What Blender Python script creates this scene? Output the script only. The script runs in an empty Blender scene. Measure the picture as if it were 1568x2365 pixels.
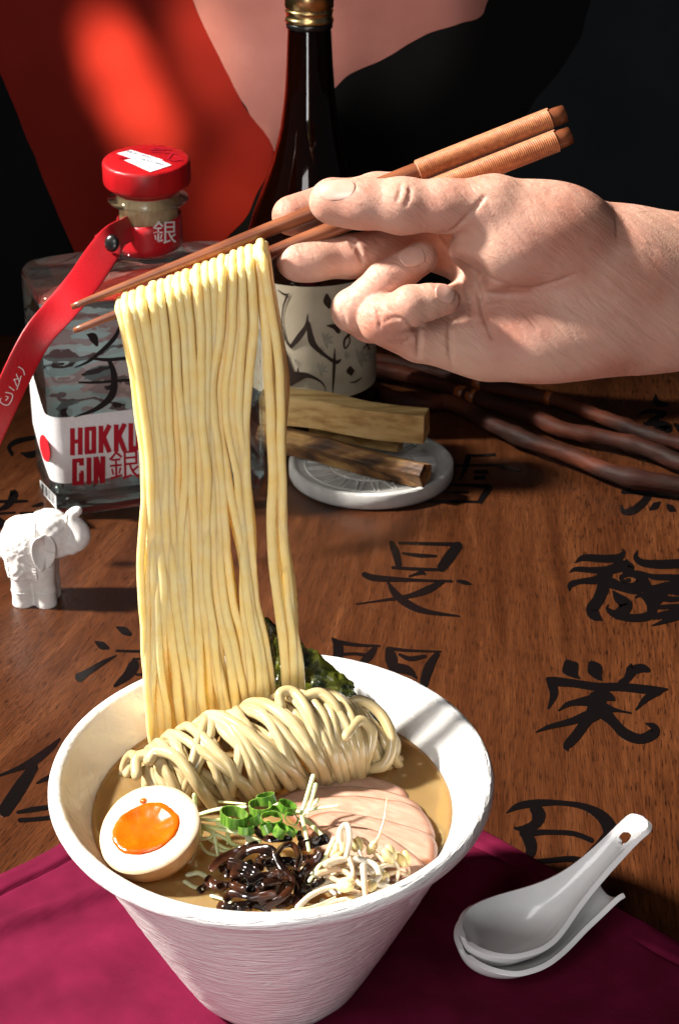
import bpy, bmesh, math, random
import numpy as np
from mathutils import Vector, noise as mnoise
random.seed(7); rng = np.random.default_rng(7)
scene = bpy.context.scene
col = scene.collection

# ------------------------------------------------------------------ camera
FPX = 4200.0; CXP = 784.0; CYP = 1182.5; PITCH = math.radians(26); HC = 0.540
cam_d = bpy.data.cameras.new('camera'); cam = bpy.data.objects.new('camera', cam_d); col.objects.link(cam)
cam.location = (0, 0, HC); cam.rotation_euler = (math.pi/2 - PITCH, 0, 0)
cam_d.sensor_fit = 'VERTICAL'; cam_d.sensor_height = 36; cam_d.lens = 36*FPX/2365.0
cam_d.clip_start = 0.01; cam_d.clip_end = 50
scene.camera = cam
cam_d.dof.use_dof = True; cam_d.dof.focus_distance = .78; cam_d.dof.aperture_fstop = 45
# ------------------------------------------------------------------ world, lamps, exposure
world = bpy.data.worlds.new('World'); scene.world = world; world.use_nodes = True
world.node_tree.nodes['Background'].inputs[0].default_value = (0.85, 0.9, 1.0, 1)
world.node_tree.nodes['Background'].inputs[1].default_value = 0.04
def lamp(name, kind, loc, target, energy, color, size=0.1, spot=None, blend=0.3, size_y=None):
    d = bpy.data.lights.new(name, kind); o = bpy.data.objects.new(name, d); col.objects.link(o)
    o.location = loc; o.rotation_euler = (Vector(target)-Vector(loc)).to_track_quat('-Z', 'Y').to_euler()
    d.energy = energy; d.color = color
    if kind == 'SPOT':
        d.shadow_soft_size = size; d.spot_size = math.radians(spot); d.spot_blend = blend
    elif kind == 'AREA':
        d.size = size
        if size_y: d.shape = 'RECTANGLE'; d.size_y = size_y
    return o
lamp('key_lamp', 'SPOT', (-3.75, 0.98, 3.45), (0.03, 0.72, 0.13), 4300, (1.0, 0.95, 0.88), 0.20, 13.5, 0.5)
lamp('fill_lamp', 'AREA', (-0.30, -0.02, 0.86), (0.02, 0.66, 0.08), 3.3, (1.0, 0.98, 0.97), 0.4)
lamp('low_fill_lamp', 'AREA', (-0.20, 0.0, 0.20), (-0.01, 0.60, 0.06), 1.9, (0.98, 0.99, 1.0), 0.22)
scene.view_settings.view_transform = 'Standard'; scene.view_settings.look = 'None'
scene.view_settings.exposure = 0.0; scene.view_settings.gamma = 1.0
scene.cycles.use_denoising = True
scene.cycles.max_bounces = 10; scene.cycles.transmission_bounces = 10; scene.cycles.transparent_max_bounces = 12
scene.cycles.caustics_refractive = True; scene.cycles.blur_glossy = 0.5
scene.cycles.sample_clamp_indirect = 4.0

# ------------------------------------------------------------------ pixel helpers (photo pixels give directions only)
SP, CP = math.sin(PITCH), math.cos(PITCH)
def ray(px, py):
    a = (px-CXP)/FPX; b = -(py-CYP)/FPX
    return np.array([a, CP + b*SP, -SP + b*CP])
CAM = np.array([0, 0, HC])
def P(px, py, t): return CAM + ray(px, py)*t
def T(px, py, z=0.0):
    d = ray(px, py); return CAM + d*((z-HC)/d[2])
def W(px, py, Y):
    d = ray(px, py); return CAM + d*(Y/d[1])

WALL_Y = 1.45
for (px_, py_), pw, cone, bl, dx in (((250, 100), 130, 3.0, .5, -.14), ((285, 180), 150, 3.8, .55, -.14), ((330, 280), 140, 3.6, .6, -.14), ((385, 330), 60, 3.4, .8, -.14), ((475, 140), 40, 4.4, .9, -.10), ((450, 30), 40, 3.5, .9, -.10), ((570, 420), 36, 5.0, .95, .1), ((520, 500), 30, 5.0, .95, .1), ((600, 120), 52, 9, .9, .0), ((900, 40), 30, 8, .9, .0)):
    tg = W(px_, py_, WALL_Y); lamp('added_dapple_spot', 'SPOT', (tg[0]+dx, .62, tg[2]+.62), tg, pw, (1.0, 0.80, 0.60) if px_ < 590 else (1.0, .92, .86), .015, cone, bl)  # added unseen spots, standing in for dappled light patches on the mural

# ------------------------------------------------------------------ mesh helpers
def add(name, V, F, m, parent=None, label=None, cat=None, group=None, kind=None, smooth=True, origin=None):
    V = np.asarray(V, float)
    if origin is None:
        mn, mx = V.min(0), V.max(0); origin = np.array([(mn[0]+mx[0])/2, (mn[1]+mx[1])/2, mn[2]])
    me = bpy.data.meshes.new(name)
    F = F.tolist() if isinstance(F, np.ndarray) else F
    me.from_pydata((V-origin).tolist(), [], F); me.update()
    if smooth: me.polygons.foreach_set('use_smooth', [True]*len(me.polygons))
    if m is not None: me.materials.append(m)
    o = bpy.data.objects.new(name, me); col.objects.link(o)
    loc = Vector(origin)
    if parent is not None:
        o.parent = parent; o.location = loc - WLOC[parent.name]
    else: o.location = loc
    WLOC[o.name] = loc
    tag(o, label, cat, group, kind); return o
WLOC = {}
def tag(o, label=None, cat=None, group=None, kind=None):
    if label: o['label'] = label
    if cat: o['category'] = cat
    if group: o['group'] = group
    if kind: o['kind'] = kind
    return o
def empty(name, loc, label, cat, group=None):
    o = bpy.data.objects.new(name, None); col.objects.link(o); o.location = loc; o.empty_display_size = 0.01
    WLOC[o.name] = Vector(loc); return tag(o, label, cat, group)
def merge(parts):
    V = []; F = []; n = 0
    for v, f in parts:
        v = np.asarray(v, float); V.append(v); F += [[int(i)+n for i in q] for q in f]; n += len(v)
    return np.vstack(V), F
def catmull(pts, n):
    p = np.asarray(pts, float)
    if len(p) == 2: return p[0] + (p[1]-p[0])*np.linspace(0, 1, n)[:, None]
    q = np.vstack([2*p[0]-p[1], p, 2*p[-1]-p[-2]]); m = len(p)-1
    s = np.linspace(0, m, n); i = np.minimum(s.astype(int), m-1); t = (s-i)[:, None]
    a, b, c, d = q[i], q[i+1], q[i+2], q[i+3]
    return 0.5*((2*b) + (c-a)*t + (2*a-5*b+4*c-d)*t**2 + (3*b-a-3*c+d)*t**3)
def frames(path, up=None):
    T_ = np.gradient(path, axis=0); T_ /= np.linalg.norm(T_, axis=1)[:, None]+1e-12
    N = np.zeros_like(path)
    u = np.array(up if up is not None else ([0, 0, 1] if abs(T_[0][2]) < .9 else [0, 1, 0]), float)
    for i in range(len(path)):
        u = u - T_[i]*u.dot(T_[i]); u /= np.linalg.norm(u)+1e-12; N[i] = u
        if up is not None: u = np.array(up, float)
    return T_, N, np.cross(T_, N)
def tube(path, rad, seg=10, flat=1.0, up=None, cap=True):
    path = np.asarray(path, float); rad = np.broadcast_to(np.asarray(rad, float), (len(path),)).copy()
    if cap:
        t0 = path[0]-path[1]; t0 /= np.linalg.norm(t0); t1 = path[-1]-path[-2]; t1 /= np.linalg.norm(t1)
        pre = [path[0]+t0*rad[0]*math.sin(a) for a in (1.45, 1.1, .6)]; post = [path[-1]+t1*rad[-1]*math.sin(a) for a in (.6, 1.1, 1.45)]
        rad = np.concatenate([[rad[0]*math.cos(a) for a in (1.45, 1.1, .6)], rad, [rad[-1]*math.cos(a) for a in (.6, 1.1, 1.45)]])
        path = np.vstack([pre, path, post])
    _, N, B = frames(path, up); n = len(path)
    th = np.linspace(0, 2*math.pi, seg, endpoint=False)
    V = path[:, None, :] + rad[:, None, None]*(np.cos(th)[None, :, None]*N[:, None, :]*flat + np.sin(th)[None, :, None]*B[:, None, :])
    V = V.reshape(-1, 3); F = []
    for i in range(n-1):
        for j in range(seg):
            k = (j+1) % seg; F.append([i*seg+j, i*seg+k, (i+1)*seg+k, (i+1)*seg+j])
    F.append(list(range(seg))[::-1]); F.append([(n-1)*seg+j for j in range(seg)])
    return V, F
def lathe(prof, n=48, c=(0, 0, 0), sy=1.0, closed=False):
    V = []; F = []; m = len(prof)
    for r, z in prof:
        for j in range(n):
            a = 2*math.pi*j/n; V.append([c[0]+r*math.cos(a), c[1]+r*math.sin(a)*sy, c[2]+z])
    for i in range(m if closed else m-1):
        k = (i+1) % m
        for j in range(n):
            l = (j+1) % n; F.append([i*n+j, i*n+l, k*n+l, k*n+j])
    if not closed:
        if prof[0][0] > 1e-6: F.append(list(range(n))[::-1])
        if prof[-1][0] > 1e-6: F.append([(m-1)*n+j for j in range(n)])
    return np.array(V), F
def grid(fn, nu, nv, closed_u=False):
    V = [fn(i/(nu-1), j/(nv-1)) for i in range(nu) for j in range(nv)]
    F = [[i*nv+j, (i+1)*nv+j, (i+1)*nv+j+1, i*nv+j+1] for i in range(nu-1) for j in range(nv-1)]
    return np.array(V), F
def box(c, sx, sy, sz):
    V = [[c[0]+x*sx/2, c[1]+y*sy/2, c[2]+z*sz/2] for z in (-1, 1) for y in (-1, 1) for x in (-1, 1)]
    return np.array(V), [[0, 2, 3, 1], [4, 5, 7, 6], [0, 1, 5, 4], [2, 6, 7, 3], [0, 4, 6, 2], [1, 3, 7, 5]]
def slab(poly, th, bev=0.0):
    """closed polygon (Nx3) extruded downwards by th with a softened upper rim"""
    p = np.asarray(poly, float); c = p.mean(0); n = len(p)
    rings = [p + [0, 0, -th], p + [0, 0, -bev], c + (p-c)*(1-bev/np.linalg.norm(p-c, axis=1)[:, None]*.4) + [0, 0, -bev*.3], c + (p-c)*(1-bev/np.linalg.norm(p-c, axis=1)[:, None])] if bev else [p+[0, 0, -th], p]
    V = np.vstack(rings); F = [list(range(n))[::-1]]
    for i in range(len(rings)-1):
        for j in range(n): k = (j+1) % n; F.append([i*n+j, i*n+k, (i+1)*n+k, (i+1)*n+j])
    F.append([(len(rings)-1)*n+j for j in range(n)]); return V, F
def stroke2d(pts, n=None, blunt=False, wk=1.0):
    """brush stroke: (x, y, width) control points -> left/right outline points"""
    n = n or max(6, 7*(len(pts)-1)); q = catmull(pts, n); xy = q[:, :2]; w = np.maximum(q[:, 2], .3)/2*wk
    t = np.gradient(xy, axis=0); t /= np.linalg.norm(t, axis=1)[:, None]+1e-9; nn = np.stack([-t[:, 1], t[:, 0]], 1)
    if not blunt:
        xy = np.vstack([xy[0]-t[0]*w[0]*.6, xy, xy[-1]+t[-1]*w[-1]*.6]); nn = np.vstack([nn[0], nn, nn[-1]]); w = np.concatenate([[w[0]*.35], w, [w[-1]*.35]])
    return xy+nn*w[:, None], xy-nn*w[:, None]
def strokes_mesh(strokes, fn, blunt=False, lift=3e-5):
    """fn(x, y, k) -> point on the surface; k numbers the stroke"""
    parts = []
    for k, s in enumerate(strokes):
        L, R = stroke2d(s, blunt=blunt); n = len(L)
        V = [fn(x, y, k*lift) for x, y in L] + [fn(x, y, k*lift) for x, y in R]
        parts.append((V, [[i, i+1, n+i+1, n+i] for i in range(n-1)]))
    return merge(parts)
def N3(v, s, seed=0.0): return mnoise.noise(Vector((v[0]*s+seed, v[1]*s+seed*1.7, v[2]*s-seed)))
def solidify(o, th, offset=-1):
    m = o.modifiers.new('thickness', 'SOLIDIFY'); m.thickness = th; m.offset = offset; return o
def subsurf(o, n=1):
    m = o.modifiers.new('smooth', 'SUBSURF'); m.levels = n; m.render_levels = n; return o
def bevel(o, w, seg=2):
    m = o.modifiers.new('bevel', 'BEVEL'); m.width = w; m.segments = seg; m.limit_method = 'ANGLE'; return o

# ------------------------------------------------------------------ signed distance toolkit
class Field:
    def __init__(s, lo, hi, h):
        s.lo = np.array(lo, float); s.h = h; s.n = np.ceil((np.array(hi)-s.lo)/h).astype(int)+1
        s.D = np.full(s.n, 1.0, np.float32)
    def window(s, lo, hi):
        a = np.clip(np.floor((np.array(lo)-s.lo)/s.h).astype(int), 0, s.n); b = np.clip(np.ceil((np.array(hi)-s.lo)/s.h).astype(int)+1, 0, s.n)
        sl = tuple(slice(i, j) for i, j in zip(a, b))
        ax = [s.lo[k]+s.h*np.arange(a[k], b[k]) for k in range(3)]
        return sl, np.stack(np.meshgrid(*ax, indexing='ij'), -1).astype(np.float32)
    def put(s, d, sl, k=0.0):
        a = s.D[sl]
        if k <= 0: s.D[sl] = np.minimum(a, d)
        else:
            h = np.maximum(k-np.abs(a-d), 0)/k; s.D[sl] = np.minimum(a, d)-h*h*k*.25
    def cut(s, d, sl, k=0.0):
        a = s.D[sl]; d = -d
        if k <= 0: s.D[sl] = np.maximum(a, d)
        else:
            h = np.maximum(k-np.abs(a-d), 0)/k; s.D[sl] = np.maximum(a, d)+h*h*k*.25
    def cone(s, a, b, r1, r2, k=0.0, cut=False, pad=None):
        a = np.asarray(a, float); b = np.asarray(b, float); p_ = max(r1, r2)+(pad if pad is not None else max(k, 4*s.h))
        sl, X = s.window(np.minimum(a, b)-p_, np.maximum(a, b)+p_)
        if X.size == 0: return
        d = cone_d(X, a, b, r1, r2); (s.cut if cut else s.put)(d, sl, k)
    def ellip(s, c, r, k=0.0, R=None, cut=False):
        c = np.asarray(c, float); r = np.asarray(r, float); p_ = r.max()+max(k, 4*s.h)
        sl, X = s.window(c-p_, c+p_); X = X-c
        if R is not None: X = X @ np.asarray(R, np.float32)
        q = X/r; k0 = np.linalg.norm(q, axis=-1); k1 = np.linalg.norm(q/r, axis=-1)+1e-9
        d = k0*(k0-1)/k1; (s.cut if cut else s.put)(d.astype(np.float32), sl, k)
    def chain(s, pts, rad, k=0.0, cut=False):
        for i in range(len(pts)-1): s.cone(pts[i], pts[i+1], rad[i], rad[i+1], k, cut)
    def mesh(s):
        D = s.D; n0, n1, n2 = D.shape; S = D < 0
        c = [(i, j, k) for i in (0, 1) for j in (0, 1) for k in (0, 1)]
        def sub(A, o): return A[o[0]:n0-1+o[0], o[1]:n1-1+o[1], o[2]:n2-1+o[2]]
        cnt = sum(sub(S, o).astype(np.int8) for o in c); act = np.argwhere((cnt > 0) & (cnt < 8))
        vals = np.stack([D[act[:, 0]+o[0], act[:, 1]+o[1], act[:, 2]+o[2]] for o in c], 1)
        acc = np.zeros((len(act), 3)); num = np.zeros(len(act))
        for i in range(8):
            for j in range(i+1, 8):
                if sum(abs(np.array(c[i])-np.array(c[j]))) != 1: continue
                a, b = vals[:, i], vals[:, j]; m = (a < 0) != (b < 0)
                t = np.where(m, a/(a-b+1e-20), 0)[:, None]
                acc += m[:, None]*(np.array(c[i])+t*(np.array(c[j])-np.array(c[i]))); num += m
        V = s.lo+s.h*(act+acc/num[:, None])
        idm = np.full((n0-1, n1-1, n2-1), -1, np.int32); idm[act[:, 0], act[:, 1], act[:, 2]] = np.arange(len(act))
        F = []
        for ax in range(3):
            b, d = (ax+1) % 3, (ax+2) % 3
            A = np.moveaxis(S, [ax, b, d], [0, 1, 2]); I = np.moveaxis(idm, [ax, b, d], [0, 1, 2])
            ch = A[:-1] != A[1:]; e = np.argwhere(ch)
            e = e[(e[:, 1] > 0) & (e[:, 2] > 0) & (e[:, 1] < A.shape[1]-1) & (e[:, 2] < A.shape[2]-1)]
            i, j, k = e.T; q = np.stack([I[i, j-1, k-1], I[i, j, k-1], I[i, j, k], I[i, j-1, k]], 1)
            fl = ~A[i, j, k]; q[fl] = q[fl][:, ::-1]; F.append(q)
        return V, np.vstack(F)
def cone_d(X, a, b, r1, r2):
    ba = (b-a).astype(np.float32); l2 = float(ba.dot(ba)); rr = r1-r2
    a2 = l2-rr*rr; il2 = 1/l2; pa = X-a.astype(np.float32); y = pa@ba; z = y-l2
    x2 = ((pa*l2-ba*y[..., None])**2).sum(-1); y2 = y*y*l2; z2 = z*z*l2
    k = np.sign(rr)*rr*rr*x2
    d = (np.sqrt(x2*a2*il2)+y*rr)*il2-r1
    d = np.where(np.sign(z)*a2*z2 > k, np.sqrt(x2+z2)*il2-r2, d)
    d = np.where((np.sign(y)*a2*y2 < k) & ~(np.sign(z)*a2*z2 > k), np.sqrt(x2+y2)*il2-r1, d)
    return d.astype(np.float32)

def relax(V, F, it=2, k=.45):
    e = np.vstack([F[:, [0, 1]], F[:, [1, 2]], F[:, [2, 3]], F[:, [3, 0]]])
    for _ in range(it):
        acc = np.zeros_like(V); cnt = np.zeros(len(V))
        for a, b in ((0, 1), (1, 0)): np.add.at(acc, e[:, a], V[e[:, b]]); np.add.at(cnt, e[:, a], 1)
        V = V*(1-k)+k*acc/cnt[:, None]
    return V
# ------------------------------------------------------------------ materials
def mat(name, color, rough=.5, c2=None, nscale=200, ndet=4, stretch=None, ramp=(.35, .65), bump=0.0, bscale=400, bdist=.001, bstretch=None,
        sss=0, srad=(1, .4, .2), sscale=.004, coat=0, coatr=.1, trans=0, ior=1.45, metal=0, spec=.5, rot=None, c3=None, sheen=0, alpha=1.0):
    m = bpy.data.materials.new(name); m.use_nodes = True; nt = m.node_tree; b = nt.nodes['Principled BSDF']
    I = b.inputs; I['Base Color'].default_value = (*color, 1); I['Roughness'].default_value = rough
    I['Subsurface Weight'].default_value = sss; I['Subsurface Radius'].default_value = srad; I['Subsurface Scale'].default_value = sscale
    I['Coat Weight'].default_value = coat; I['Coat Roughness'].default_value = coatr; I['Transmission Weight'].default_value = trans
    I['IOR'].default_value = ior; I['Metallic'].default_value = metal; I['Specular IOR Level'].default_value = spec
    I['Sheen Weight'].default_value = sheen; I['Alpha'].default_value = alpha
    tc = nt.nodes.new('ShaderNodeNewGeometry')
    def vec(st, r=None):
        if st is None and r is None: return tc.outputs['Position']
        mp = nt.nodes.new('ShaderNodeMapping'); nt.links.new(tc.outputs['Position'], mp.inputs['Vector'])
        v = mp.outputs['Vector']
        if r is not None:
            mp.inputs['Rotation'].default_value = r
            mp2 = nt.nodes.new('ShaderNodeMapping'); nt.links.new(v, mp2.inputs['Vector']); mp = mp2; v = mp2.outputs['Vector']
        if st is not None: mp.inputs['Scale'].default_value = st
        return v
    if c2 is not None:
        n = nt.nodes.new('ShaderNodeTexNoise'); n.inputs['Scale'].default_value = nscale; n.inputs['Detail'].default_value = ndet
        nt.links.new(vec(stretch, rot), n.inputs['Vector'])
        r = nt.nodes.new('ShaderNodeValToRGB'); nt.links.new(n.outputs['Fac'], r.inputs['Fac'])
        e = r.color_ramp.elements; e[0].position, e[1].position = ramp; e[0].color = (*color, 1); e[1].color = (*c2, 1)
        if c3 is not None:
            k = e.new((ramp[0]+ramp[1])/2); k.color = (*c3, 1)
        nt.links.new(r.outputs['Color'], I['Base Color'])
    if bump:
        n = nt.nodes.new('ShaderNodeTexNoise'); n.inputs['Scale'].default_value = bscale; n.inputs['Detail'].default_value = 5
        nt.links.new(vec(bstretch if bstretch is not None else stretch, rot), n.inputs['Vector'])
        bp = nt.nodes.new('ShaderNodeBump'); bp.inputs['Strength'].default_value = bump; bp.inputs['Distance'].default_value = bdist
        nt.links.new(n.outputs['Fac'], bp.inputs['Height']); nt.links.new(bp.outputs['Normal'], I['Normal'])
    return m
M = {}
M['black_paint'] = mat('black paint', (.0022, .0022, .0022), .75, (.005, .005, .005), 6, bump=.15, bscale=60, bdist=.004)
M['charcoal_paint'] = mat('charcoal paint', (.014, .018, .021), .75, (.022, .027, .031), 8, bump=.15, bscale=50, bdist=.004)
M['red_paint'] = mat('red paint', (.19, .010, .005), .65, (.24, .014, .007), 9, bump=.12, bscale=45, bdist=.004)
M['salmon_paint'] = mat('salmon paint', (.33, .125, .10), .65, (.40, .165, .135), 14, bump=.3, bscale=40, bdist=.004)
M['lacquer'] = mat('black inlay lacquer', (.004, .003, .003), .2, bump=.12, bscale=700, bdist=.0006)
M['white_glaze'] = None
M['porcelain'] = mat('porcelain', (.84, .83, .81), .16, (.86, .85, .83), 30, coat=.3, coatr=.04, sss=.06, sscale=.003)
M['plaster'] = mat('plaster', (.66, .64, .61), .75, (.74, .72, .69), 300, bump=.12, bscale=1500, bdist=.0004)
M['dish'] = mat('cast plaster', (.60, .59, .56), .6, (.70, .69, .66), 120, bump=.08, bscale=900, bdist=.0004)
for k_ in ('black_paint', 'charcoal_paint', 'red_paint', 'salmon_paint'): M[k_].node_tree.nodes['Principled BSDF'].inputs['Specular IOR Level'].default_value = .12
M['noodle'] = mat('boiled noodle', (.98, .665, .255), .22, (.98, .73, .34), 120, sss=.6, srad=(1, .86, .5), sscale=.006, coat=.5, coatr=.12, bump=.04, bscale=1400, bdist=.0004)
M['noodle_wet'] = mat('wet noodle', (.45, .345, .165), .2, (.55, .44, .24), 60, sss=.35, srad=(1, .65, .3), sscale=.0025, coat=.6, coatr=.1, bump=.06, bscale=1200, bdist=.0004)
M['egg_white'] = mat('egg white', (.62, .55, .45), .2, (.55, .45, .33), 60, sss=.5, srad=(1, .8, .6), sscale=.005, coat=.5, coatr=.08, bump=.05, bscale=500, bdist=.0005)
M['egg_edge'] = mat('soy stained egg edge', (.60, .42, .26), .22, (.66, .52, .38), 200, sss=.3, sscale=.003, coat=.4, coatr=.08)
M['oil'] = mat('oil droplet', (.62, .42, .16), .04, coat=.5, coatr=.02, alpha=.35)
M['egg_skin'] = mat('soy stained egg skin', (.62, .30, .13), .25, (.72, .40, .20), 110, sss=.25, sscale=.003, coat=.5, coatr=.08)
M['yolk'] = mat('jammy yolk', (.52, .062, .0006), .16, (.60, .105, .002), 90, sss=.25, srad=(1, .45, .1), sscale=.003, coat=.35, coatr=.06, bump=.15, bscale=250, bdist=.0012)
M['chicken'] = mat('poached chicken', (.45, .25, .175), .33, (.54, .34, .25), 120, stretch=(1, 3, 1), sss=.3, srad=(1, .5, .35), sscale=.004, coat=.3, coatr=.2, bump=.25, bscale=350, bdist=.0008, bstretch=(1, 3, 1), rot=(0, 0, .5))
def edge_tint(m, c):        # the slice's own browned margin, stored per vertex
    nt = m.node_tree; b = nt.nodes['Principled BSDF']; at = nt.nodes.new('ShaderNodeAttribute'); at.attribute_name = 'margin'; mx = nt.nodes.new('ShaderNodeMixRGB'); src = b.inputs['Base Color'].links[0].from_socket
    nt.links.new(at.outputs['Fac'], mx.inputs[0]); nt.links.new(src, mx.inputs[1]); mx.inputs[2].default_value = (*c, 1); nt.links.new(mx.outputs[0], b.inputs['Base Color'])
edge_tint(M['chicken'], (.22, .085, .04))
M['chicken_edge'] = mat('stained chicken edge', (.27, .105, .05), .35, (.40, .20, .115), 200, sss=.2, sscale=.002, coat=.3, coatr=.2)
M['wood_ear'] = mat('wood ear', (.006, .003, .0025), .18, (.050, .015, .006), 70, coat=.0, spec=.4, ramp=(.42, .72), bump=.15, bscale=250, bdist=.001, sss=.05, sscale=.002)
M['sprout'] = mat('sprout stem', (.58, .49, .35), .24, (.66, .60, .49), 90, sss=.4, srad=(1, .8, .6), sscale=.003, coat=.5, coatr=.1)
M['sprout_tan'] = mat('browned sprout stem', (.56, .36, .20), .24, (.68, .56, .41), 120, sss=.4, srad=(1, .8, .6), sscale=.003, coat=.5, coatr=.1)
M['bean'] = mat('sprout bean', (.66, .50, .18), .25, (.72, .60, .33), 160, sss=.3, sscale=.002, coat=.5, coatr=.12)
M['leek'] = mat('leek shred', (.68, .70, .46), .28, (.60, .68, .28), 90, sss=.4, srad=(.8, 1, .5), sscale=.002, coat=.4, coatr=.12)
M['scallion'] = mat('scallion green', (.032, .115, .006), .32, (.15, .27, .035), 700, stretch=(1, 1, .1), sss=.3, srad=(.5, 1, .2), sscale=.0015, coat=.5, coatr=.1)
M['nori'] = mat('nori seaweed', (.008, .013, .004), .25, (.10, .11, .010), 80, ramp=(.42, .62), coat=.6, coatr=.15, bump=.6, bscale=200, bdist=.003)
M['skin'] = None
M['nail'] = mat('finger nail', (.52, .285, .215), .24, (.57, .34, .27), 120, sss=.2, srad=(1, .4, .25), sscale=.003, coat=.4, coatr=.15)
M['stick_wood'] = mat('red brown chopstick wood', (.13, .036, .014), .34, (.24, .078, .032), 90, stretch=(.08, 1, 1), rot=(0, -.38, 0), coat=.25, coatr=.25, bump=.12, bscale=300, bdist=.0004)
M['thread'] = mat('orange thread', (.32, .088, .022), .5, (.46, .155, .045), 500, sheen=.3, bump=.2, bscale=2500, bdist=.0004)
M['red_cap'] = mat('red stained wood', (.40, .004, .007), .42, (.50, .007, .011), 160, stretch=(1, 1, .12), coat=.15, coatr=.3, bump=.18, bscale=500, bdist=.0006)
M['cork'] = mat('pale cork wood', (.62, .42, .20), .55, (.76, .58, .34), 420, stretch=(1, 1, .25), bump=.15, bscale=800, bdist=.0005)
M['glass'] = mat('clear glass', (.95, .97, .96), .0, trans=1, ior=1.48)
def see_through(m, fac):      # thick clear glass: part of the light goes straight through
    nt = m.node_tree; b = nt.nodes['Principled BSDF']; t = nt.nodes.new('ShaderNodeBsdfTransparent'); t.inputs[0].default_value = (.98, 1, .99, 1)
    x = nt.nodes.new('ShaderNodeMixShader'); x.inputs[0].default_value = fac; o = nt.nodes['Material Output']
    nt.links.new(b.outputs[0], x.inputs[1]); nt.links.new(t.outputs[0], x.inputs[2]); nt.links.new(x.outputs[0], o.inputs['Surface'])
see_through(M['glass'], .72)
M['lip_glass'] = mat('thick lip glass', (.96, .98, .97), .0, trans=1, ior=1.45); see_through(M['lip_glass'], .15)
M['amber'] = mat('amber glass', (.06, .011, .002), .05, trans=.92, ior=1.45, coat=.3, coatr=.03)
M['dark_liquid'] = mat('dark sake', (.008, .003, .002), .2)
M['label_white'] = mat('white label paper', (.80, .80, .80), .55, (.74, .74, .74), 500, bump=.12, bscale=1500, bdist=.0003)
M['label_cream'] = mat('cream label paper', (.50, .42, .29), .6, (.58, .50, .37), 60, bump=.12, bscale=900, bdist=.0003)
M['print_red'] = mat('red print', (.42, .004, .02), .5)
M['dot_red'] = mat('red dot print', (.68, .01, .02), .5)
M['print_black'] = mat('black print', (.006, .006, .007), .45)
M['print_brown'] = mat('brown brush print', (.035, .018, .012), .55)
M['print_grey'] = mat('grey leaf print', (.33, .29, .21), .6, (.40, .36, .27), 200)
M['white_thread'] = mat('white thread', (.80, .74, .72), .6)
M['satin'] = mat('red satin', (.46, .004, .010), .38, (.54, .007, .015), 900, stretch=(1, 1, .3), sheen=.05, bump=.15, bscale=3500, bdist=.0003)
M['snap'] = mat('black snap', (.008, .008, .008), .3, coat=.3)
M['gold'] = mat('gold cap metal', (.72, .50, .20), .28, (.80, .60, .28), 60, metal=1)
M['palo'] = mat('pale split wood', (.38, .20, .055), .6, (.70, .48, .20), 160, stretch=(.06, 1, 1), bump=.5, bscale=260, bdist=.0012, bstretch=(.08, 1, 1), c3=(.60, .38, .14))
M['palo_dark'] = mat('weathered split wood', (.05, .022, .009), .6, (.52, .30, .10), 75, stretch=(.16, 1, 1), ramp=(.38, .62), bump=.7, bscale=240, bdist=.0015, bstretch=(.1, 1, 1), c3=(.22, .10, .032))
M['branch'] = mat('polished dark branch', (.016, .006, .004), .6, (.080, .021, .010), 55, stretch=(.22, 1, 1), rot=(0, 0, .5), c3=(.034, .010, .006), coat=.0, bump=.45, bscale=220, bdist=.002, spec=.15)
M['amber_ring'] = mat('amber node', (.30, .075, .012), .4, (.12, .03, .008), 300)
M['sticker'] = mat('price sticker', (.80, .81, .84), .5)
M['ink'] = mat('ink', (.06, .06, .09), .6)
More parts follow.
